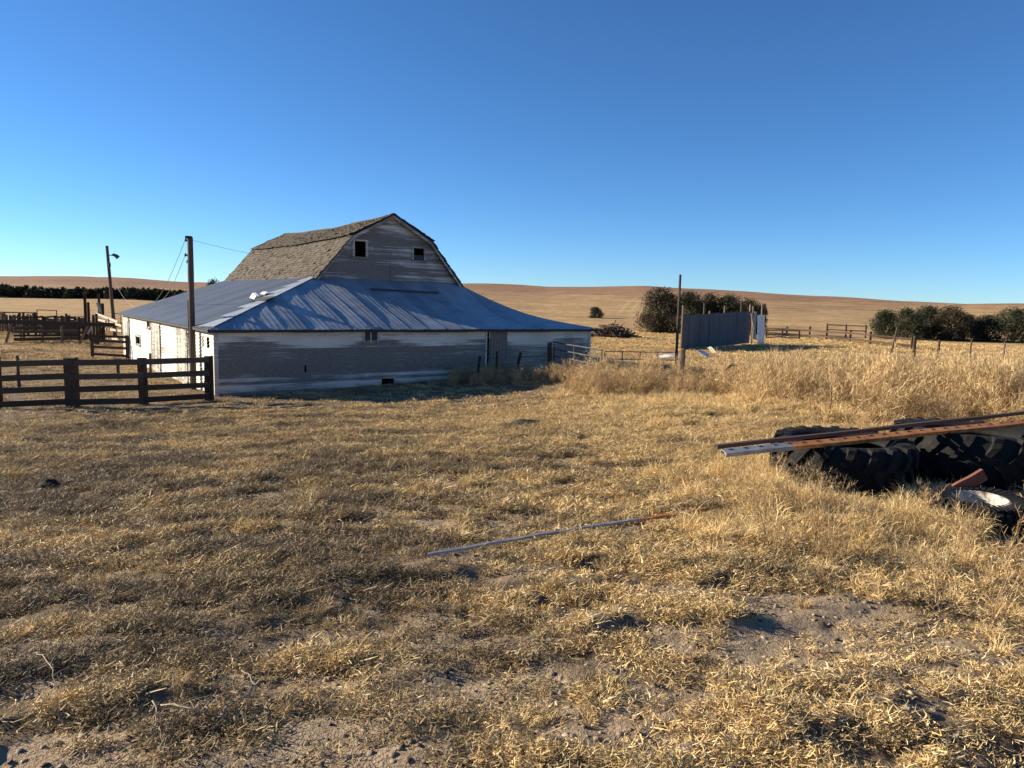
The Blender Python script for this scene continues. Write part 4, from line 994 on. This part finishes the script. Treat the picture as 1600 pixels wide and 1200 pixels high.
tree('cedar_tree', 1640, 92, 482, 60, 1, 'dark cedar beyond the right edge, its side just in view', gR)
tree('cedar_tree', 334, 120, 438, 30, 1, 'dark tree top peeking over the back of the dark skirt roof', None)
# distant shelter belt
def belt():
    g = np.random.default_rng(5); Vs = []; Ts = []
    for i in range(120):
        px = -120+i*4.2+g.uniform(-1.5, 1.5); dep = 345+g.uniform(-6, 10); q = GD(px, dep); h = g.uniform(4.0, 5.3)*(1 if i % 9 else .85); wd = g.uniform(3, 4.5); n = 260
        f = g.random(n); a = g.random(n)*6.283; rad = wd*.5*np.sqrt(np.clip(1-(f*1.02)**2.2, .03, 1))*g.uniform(.6, 1.05, n)
        c = np.stack([q.x+rad*np.cos(a), q.y+rad*np.sin(a), q.z+f*h], 1); d = g.normal(size=(n, 3))*.55; e_ = g.normal(size=(n, 3))*.55; d[:, 2] = np.abs(d[:, 2])+.3
        Vs.append(np.stack([c-e_*.5, c+d, c+e_*.5], 1).reshape(-1, 3)); Ts.append(np.repeat(g.random(n)*.6, 3))
    V = np.vstack(Vs); o = nmesh('tree_belt', V, np.arange(len(V)).reshape(-1, 3), M['cedar'], None, np.concatenate(Ts))
    return tag(o, 'long dark far-off shelter belt of evergreens below the left hills', 'tree belt', kind='stuff')
belt()
# ------------------------------------------------------------------ grass prototypes
def strips(g, base, az, L, th0, curl, wid, nseg, tint, wob=.3):
    n = len(L); p = base.copy(); pts = [p.copy()]; th = th0.copy(); a = az.copy()
    for k in range(nseg):
        st = L/nseg; p = p+np.stack([np.sin(th)*np.cos(a)*st, np.sin(th)*np.sin(a)*st, np.cos(th)*st], 1); p[:, 2] = np.maximum(p[:, 2], .004)
        pts.append(p.copy()); th = np.clip(th+curl/nseg*g.uniform(.3, 1.7, n), -.2, 2.4); a = a+g.normal(0, wob, n)
    V = np.zeros((n, nseg+1, 2, 3)); sa = az+math.pi/2+g.normal(0, .5, n); sd = np.stack([np.cos(sa), np.sin(sa), g.normal(0, .4, n)], 1)
    for k in range(nseg+1):
        w = wid*(1-.75*(k/nseg)**1.5)*.5; V[:, k, 0] = pts[k]-sd*w[:, None]; V[:, k, 1] = pts[k]+sd*w[:, None]
    idx = np.arange(n)[:, None]*(2*(nseg+1))+np.arange(nseg)[None, :]*2
    F = np.stack([idx, idx+1, idx+3, idx+2], -1).reshape(-1, 4)
    return V.reshape(-1, 3), F, np.repeat(tint, 2*(nseg+1))
def join(parts):
    Vs, Fs, Ts, o = [], [], [], 0
    for V, F, T in parts: Vs.append(V); Fs.append(F+o); Ts.append(T); o += len(V)
    return np.vstack(Vs), np.vstack(Fs), np.concatenate(Ts)
def litter(seed, n=60, rad=.085):
    g = np.random.default_rng(seed); r_ = rad*np.sqrt(g.random(n)); a = g.random(n)*6.283
    base = np.stack([r_*np.cos(a), r_*np.sin(a), g.random(n)**2*.045+.003], 1)
    return strips(g, base, g.random(n)*6.283, g.uniform(.012, .062, n)*(1+1.6*(g.random(n) < .05)), g.uniform(.9, 1.7, n), g.normal(.1, .5, n), g.uniform(.003, .0078, n), 3, np.clip(g.normal(.5, .33, n), 0, 1), .35)
def tuft(seed, n, rad, l0, l1, th, curl, w0, w1, flat_=.3, nseg=4, bt=.5):
    g = np.random.default_rng(seed); r_ = rad*np.sqrt(g.random(n)); a = g.random(n)*6.283
    base = np.stack([r_*np.cos(a), r_*np.sin(a), g.random(n)*.01], 1); az = a+g.normal(0, .7, n)
    return strips(g, base, az, g.uniform(l0, l1, n)*(1-.4*r_/rad), np.abs(g.normal(th, .35, n)), g.normal(curl, .6, n), g.uniform(w0, w1, n), nseg, np.clip(g.normal(bt, .24, n), 0, 1), .28)
def weed(seed, h=1., nb=24, nt_=9, wid=.006, spread=.55, fuzz=0):
    g = np.random.default_rng(seed); parts = []
    ns = 3; st0 = strips(g, g.normal(0, .03, (ns, 3))*np.array([1, 1, 0]), g.random(ns)*6.28, np.full(ns, h*.9), np.abs(g.normal(.12, .1, ns)), np.full(ns, .25), np.full(ns, wid*1.6), 6, np.full(ns, .3), .1); parts.append(st0)
    Vm = st0[0].reshape(ns, 7, 2, 3).mean(2)
    bi = g.integers(0, ns, nb); bk = g.uniform(.5, 5.5, nb); k0 = bk.astype(int); fr = (bk-k0)[:, None]
    base = Vm[bi, k0]*(1-fr)+Vm[bi, np.minimum(k0+1, 6)]*fr
    br = strips(g, base, g.random(nb)*6.28, h*g.uniform(.22, .55, nb)*(1.1-.09*bk), np.abs(g.normal(spread, .2, nb)), g.normal(-.2, .4, nb), np.full(nb, wid), 4, np.clip(g.normal(.4, .2, nb), 0, 1), .25); parts.append(br)
    Bm = br[0].reshape(nb, 5, 2, 3).mean(2); n = nb*nt_; bi = g.integers(0, nb, n); k0 = g.integers(1, 5, n); base = Bm[bi, k0]+g.normal(0, .01, (n, 3))
    parts.append(strips(g, base, g.random(n)*6.28, h*g.uniform(.04, .16, n), np.abs(g.normal(.7, .4, n)), g.normal(.1, .7, n), np.full(n, wid*.8), 2, np.clip(g.normal(.6, .25, n), 0, 1), .4))
    return join(parts)
def coll(name, meshes, mat):
    c = bpy.data.collections.new(name)
    for i, (V, F, T) in enumerate(meshes):
        o = nmesh('%s_%02d' % (name, i), V, F, mat, None, T, link=False); c.objects.link(o)
    return c
cl_lit = coll('litter_kind', [litter(100+i, 62, random.uniform(.07, .10)) for i in range(10)], M['straw'])
cl_short = coll('short_kind', [tuft(200+i, 80, .075, .025, .085, .7, 1.3, .003, .0065) for i in range(3)]+[tuft(210+i, 100, .11, .03, .11, .9, 1.1, .003, .0065) for i in range(3)], M['straw'])
cl_gold = coll('gold_kind', [tuft(300+i, 130, .10, .10, .34, .45, 1.5, .003, .006, bt=.55) for i in range(3)]+[tuft(310+i, 110, .12, .16, .42, .35, 1.9, .003, .0065, nseg=6, bt=.6) for i in range(3)], M['straw'])
cl_weed = coll('weed_kind', [weed(400+i, 1., 30, 12, .008, .95) for i in range(5)], M['weed'])
M['brownweed'] = mat_grass('brown_weed', (.34, .2, .11), (.2, .1, .055), (.1, .05, .03), inst=False)
q = GD(1256, 25); Vb, Fb, Tb = join([(v_*np.array([1.5, 1.5, .75])+np.array([dx_, dy_, 0]), f_, t_) for (v_, f_, t_), dx_, dy_ in [(weed(450+i, 1., 30, 16, .008), random.uniform(-.5, .5), random.uniform(-.3, .3)) for i in range(5)]])
bb = nmesh('dry_bush', Vb, Fb, M['brownweed'], None, Tb); bb.location = q; tag(bb, 'dark reddish brown dry bush among the pale weeds by the wire fence', 'bush')
cl_far = coll('far_kind', [tuft(500+i, 60, .22, .03, .12, .75, 1.0, .008, .018, nseg=3, bt=.5) for i in range(5)], M['straw'])
def gn_scatter(name, pts, rot, scl, idx, tone, collection, label, cat):
    me = bpy.data.meshes.new(name); me.from_pydata(pts.tolist(), [], [])
    n = len(pts)
    for nm, typ, key, d in (('rot', 'FLOAT_VECTOR', 'vector', rot), ('scl', 'FLOAT_VECTOR', 'vector', scl), ('idx', 'INT', 'value', idx), ('tone', 'FLOAT', 'value', tone)):
        a = me.attributes.new(nm, typ, 'POINT'); a.data.foreach_set(key, np.asarray(d, np.int32 if typ == 'INT' else np.float32).ravel())
    o = bpy.data.objects.new(name, me); C.objects.link(o); tag(o, label, cat, kind='stuff')
    ng = bpy.data.node_groups.new(name+'_nodes', 'GeometryNodeTree')
    ng.interface.new_socket('Geometry', in_out='INPUT', socket_type='NodeSocketGeometry'); ng.interface.new_socket('Geometry', in_out='OUTPUT', socket_type='NodeSocketGeometry')
    gi = ng.nodes.new('NodeGroupInput'); go = ng.nodes.new('NodeGroupOutput'); ip = ng.nodes.new('GeometryNodeInstanceOnPoints')
    ci = ng.nodes.new('GeometryNodeCollectionInfo'); ci.inputs['Collection'].default_value = collection; ci.inputs['Separate Children'].default_value = True; ci.inputs['Reset Children'].default_value = True
    def na(nm, typ):
        a = ng.nodes.new('GeometryNodeInputNamedAttribute'); a.data_type = typ; a.inputs['Name'].default_value = nm
        return [s_ for s_ in a.outputs if s_.enabled and s_.name == 'Attribute'][0]
    L = ng.links.new
    L(gi.outputs[0], ip.inputs['Points']); L(ci.outputs[0], ip.inputs['Instance']); ip.inputs['Pick Instance'].default_value = True
    L(na('idx', 'INT'), ip.inputs['Instance Index']); L(na('rot', 'FLOAT_VECTOR'), ip.inputs['Rotation']); L(na('scl', 'FLOAT_VECTOR'), ip.inputs['Scale'])
    L(ip.outputs[0], go.inputs[0])
    md = o.modifiers.new('scatter', 'NODES'); md.node_group = ng; return o
def fan(n, r0, r1, a0=-58, a1=58, pw=1.0):
    """points in the fan with density falling as 1/r**(2-2*pw)... uniform in r**(2*pw)"""
    e_ = 2*pw; r_ = (r0**e_+(r1**e_-r0**e_)*rng.random(n))**(1/e_); a = np.radians(a0+(a1-a0)*rng.random(n)); return r_*np.sin(a), r_*np.cos(a)
# footprints where nothing grows
def keep_out(x, y):
    p = np.stack([x-CX, y-CY], 1); s_ = p@np.array([uu.x, uu.y]); t_ = p@np.array([vv.x, vv.y])
    k = (s_ > -.1) & (s_ < LU+.1) & (t_ > -.05) & (t_ < LV+.1)
    k |= np.hypot(x-t1x, y-t1y) < .80
    k |= np.hypot(x-t2x, y-t2y) < .96
    k |= np.hypot(x-sx_, y-sy_) < .43
    k |= (np.hypot(x-t1x, (y-t1y+.75)*.85) < .85) & (rng.random(len(x)) < .88)
    k |= (np.hypot(x-t2x+.2, (y-t2y+.8)*.85) < 1.0) & (rng.random(len(x)) < .88)
    k |= np.hypot(x-sx_-.12, y-sy_+.55) < .42
    for q_, r_ in LUMPS: k |= np.hypot(x-q_.x, y-q_.y+.05) < r_*1.35
    return k
def tone_fn(x, y):
    az = np.degrees(np.arctan2(x, y)); r_ = np.hypot(x, y)
    t = .10+.6*sstep(-16, 14, az)+.32*sstep(8, 18, r_)
    t = t+(fbm(x/.9, y/.5, 51, 4)-.5)*2.4
    return np.clip(t, 0, 1)
def slope_rot(x, y, tiltj, gg=rng):
    e_ = .25; dzx = (terr(x+e_, y, False)-terr(x-e_, y, False))/(2*e_); dzy = (terr(x, y+e_, False)-terr(x, y-e_, False))/(2*e_)
    n = len(x); return np.stack([dzy*0+gg.normal(0, tiltj, n), gg.normal(0, tiltj, n), gg.random(n)*6.283], 1)
def scatter(name, n, r0, r1, pw, coll_, nk, sc, keep, tilt, label, cat, a0=-58, a1=58, toneadd=0, zs=(1, 1), nearsmall=0, vary=0):
    x, y = fan(n, r0, r1, a0, a1, pw); k = (rng.random(n) < keep(x, y)) & ~keep_out(x, y); x, y = x[k], y[k]; n = len(x)
    r_ = np.hypot(x, y); z = soft_z(x, y, terr(x, y), bareness(x, y))
    s_ = rng.uniform(sc[0], sc[1], n)*(1 if len(sc) < 3 else (1+sc[2]*np.clip((r_-r0)/(r1-r0), 0, 1)))
    if nearsmall: s_ = s_*(nearsmall+(1-nearsmall)*sstep(3.5, 6.5, r_))
    if vary: s_ = s_*(1-vary+2*vary*sstep(.35, .65, fbm(x/1.3, y/1.3, 131, 2)))
    S = np.stack([s_, s_, s_*rng.uniform(zs[0], zs[1], n)], 1)
    print(name, n)
    return gn_scatter(name, np.stack([x, y, z], 1), slope_rot(x, y, tilt), S, rng.integers(0, nk, n), np.clip(tone_fn(x, y)+toneadd, 0, 1), coll_, label, cat)
def sunward(x, y): return 1
def nb(x, y): return 1-bareness(x, y)
def strip_clear(x, y):
    d = .35*0+np.min(np.hypot(x[:, None]-STRIP[None, ::3, 0], y[:, None]-STRIP[None, ::3, 1]), 1)
    f = (x-STRIP[0, 0])/(STRIP[-1, 0]-STRIP[0, 0])
    vis = ((f > -.02) & (f < .13)) | ((f > .24) & (f < .36)) | ((f > .47) & (f < .85))
    return np.where((d < .13) & vis, 0.0, 1.)
scatter('straw_litter', 150000, 1.6, 20, .62, cl_lit, 10, (.75, 1.25, .45), lambda x, y: (.12+.88*nb(x, y))*strip_clear(x, y)*(.06+.94*(1-.2*(np.hypot(x, y) < 9))*sstep(.47, .54, fbm(x/.34, y/.2, 61, 4))), .10, 'flattened dry straw littering the whole pasture foreground', 'straw', nearsmall=.7)
scatter('short_grass', 33000, 1.6, 22, .62, cl_short, 6, (.55, 1.15, .3), lambda x, y: nb(x, y)*strip_clear(x, y)*sstep(.50, .555, fbm(x/.30, y/.2, 71, 3)), .2, 'short grazed dry grass tufts across the foreground', 'grass', toneadd=.15, nearsmall=.7)
def goldkeep(x, y):
    az = np.degrees(np.arctan2(x, y)); r_ = np.hypot(x, y); n_ = fbm(x/.6, y/.5, 81, 3)
    q_ = G(400, 1060); q2_ = G(560, 980); extra = .5*(np.hypot((x-q_.x)/.55, (y-q_.y)/.3) < 1)*sstep(.45, .55, n_)+.25*(np.hypot((x-q2_.x)/.5, (y-q2_.y)/.3) < 1)
    a = extra+sstep(10, 17, az)*sstep(4.0, 5.2, r_)*(1-sstep(9.5, 12.5, r_))*sstep(.36, .5, n_)
    b = .09*sstep(.56, .64, n_)*(az > -25)*(1-sstep(12, 16, r_)*(az < 3))
    c = sstep(2, 12, az)*sstep(12, 17, r_)*.8*sstep(.36, .5, n_)
    return np.clip(a+b+c, 0, 1)*np.clip(nb(x, y), .05, 1)*strip_clear(x, y)
scatter('dry_grass', 19000, 2.2, 24, .75, cl_gold, 6, (.4, .95, .3), goldkeep, .15, 'longer golden arching grass around the tyres and towards the fences', 'grass', toneadd=.3, a0=-30, nearsmall=.35)
def weedkeep(x, y):
    az = np.degrees(np.arctan2(x, y)); r_ = np.hypot(x, y); n_ = fbm(x/1.6, y/1.6, 91, 3)
    a = sstep(17, 24, az)*sstep(12.5, 15, r_)*(1-sstep(26, 32, r_))
    b = .55*sstep(2.5, 8, az)*sstep(21, 23, r_)*(1-sstep(26.5, 29, r_))
    return np.clip(a+b, 0, 1)*sstep(.30, .5, n_)
def near_tyre(x, y):
    k = np.zeros_like(x)
    for px, py, rr_, st in ((1470, 825, .32, 1), (1400, 800, .45, .7), (1300, 790, .5, .6), (1225, 770, .4, .8), (1450, 780, .3, .9), (1190, 740, .5, .5)):
        q = G(px, py); k = np.maximum(k, st*(np.hypot(x-q.x, y-q.y) < rr_))
    return k
scatter('tall_grass', 9000, 5, 9.5, 1, cl_gold, 6, (.45, .95), near_tyre, .15, 'tall arching pale grass clumps in front of the tyres and small wheel', 'grass', a0=15, a1=36, toneadd=.6)
scatter('dry_weeds', 8200, 12, 32, .9, cl_weed, 5, (.5, 1.05), weedkeep, .38, 'tall tangled tan weeds along the fence and across the right side', 'weeds', a0=1, a1=58, toneadd=.2, vary=.4)
scatter('thin_weeds', 240, 4.6, 13, .9, cl_weed, 5, (.25, .5), lambda x, y: sstep(12, 18, np.degrees(np.arctan2(x, y)))*.8, .2, 'scattered thin brown weed stalks around the tyres', 'weeds', a0=8, a1=40)
scatter('fence_weeds', 260, 27.2, 30.6, 1, cl_weed, 5, (.35, .75), lambda x, y: 1+0*x, .2, 'pale dry weeds growing at the foot of the fence by the barn door', 'weeds', a0=-5, a1=5.5)
scatter('pasture_grass', 40000, 19, 95, .6, cl_far, 5, (.55, 1.15, 1.5), lambda x, y: nb(x, y)*(.35+.65*sstep(.36, .52, fbm(x/2.2, y/1.4, 101, 3))), .12, 'dry pasture grass stretching from the barn to the far cedars', 'grass', toneadd=.2)
def clod(seed):
    rs = random.Random(seed); V = [(0, 0, .55)]; n = 7
    for i, (zz, rr_) in enumerate(((.38, .6), (.0, 1.), (-.3, .8))):
        V += [(rr_*rs.uniform(.75, 1.2)*math.cos(6.283*k/n+i*.4), rr_*rs.uniform(.75, 1.2)*math.sin(6.283*k/n+i*.4), zz+rs.uniform(-.08, .08)) for k in range(n)]
    Fc = [(0, 1+k, 1+(k+1) % n, 1+(k+1) % n) for k in range(n)]
    Fq = [(1+i*n+k, 1+(i+1)*n+k, 1+(i+1)*n+(k+1) % n, 1+i*n+(k+1) % n) for i in range(2) for k in range(n)]
    return np.array(V), np.array([(0, 1+k, 1+(k+1) % n) for k in range(n)]+[(a, b, c) for a, b, c, d in Fq]+[(a, c, d) for a, b, c, d in Fq]), np.full(len(V), rs.random())
M['clod'] = mat_grass('soil_clod', (.46, .36, .25), (.24, .17, .11), (.06, .042, .03), 0)
cl_clod = coll('clod_kind', [clod(i) for i in range(8)], M['clod'])
scatter('soil_clods', 26000, 1.6, 16, .6, cl_clod, 8, (.004, .02, .5), lambda x, y: .15+.85*bareness(x, y), .3, 'small clods, crumbs and pebbles of soil between the straw', 'soil', zs=(.5, .9))
# ------------------------------------------------------------------ light, sky, camera
SAZ, SEL = R(-76.0), R(18.5)
S = Vector((math.sin(SAZ)*math.cos(SEL), math.cos(SAZ)*math.cos(SEL), math.sin(SEL)))
ld = bpy.data.lights.new('sun', 'SUN'); ld.energy = 5.0; ld.angle = R(.53); ld.color = (1, .88, .70)
lo = bpy.data.objects.new('sun', ld); C.objects.link(lo); lo.rotation_euler = S.to_track_quat('Z', 'Y').to_euler(); lo.location = S*50
w = bpy.data.worlds.new('World'); scene.world = w; w.use_nodes = True; nt = w.node_tree; nt.nodes.clear()
sk = nt.nodes.new('ShaderNodeTexSky'); sk.sky_type = 'NISHITA'; sk.sun_disc = False; sk.sun_elevation = SEL; sk.sun_rotation = SAZ
sk.altitude = 0; sk.air_density = .72; sk.dust_density = 0; sk.ozone_density = 6.2
hs = nt.nodes.new('ShaderNodeHueSaturation'); hs.inputs['Saturation'].default_value = 1.04
bg = nt.nodes.new('ShaderNodeBackground'); bg.inputs[1].default_value = .070; ow = nt.nodes.new('ShaderNodeOutputWorld')
nt.links.new(sk.outputs[0], hs.inputs['Color']); nt.links.new(mix(nt, hs.outputs[0], (1.0, 1.07, 1.07), 1.0, 'MULTIPLY'), bg.inputs[0]); nt.links.new(bg.outputs[0], ow.inputs[0])
cd = bpy.data.cameras.new('camera'); cam = bpy.data.objects.new('camera', cd); C.objects.link(cam); scene.camera = cam
cd.sensor_width = 36; cd.lens = F_PX/1600*36; cd.clip_start = .05; cd.clip_end = 6000
mw = Matrix.Identity(4)
for i, v in enumerate((IR, IU, -FW)): mw[0][i], mw[1][i], mw[2][i] = v
mw.translation = CAM; cam.matrix_world = mw
scene.view_settings.view_transform = 'Standard'; scene.view_settings.look = 'None'; scene.view_settings.gamma = 1; scene.view_settings.exposure = 1.15
scene.render.engine = 'CYCLES'; scene.cycles.max_bounces = 6; scene.cycles.transparent_max_bounces = 8
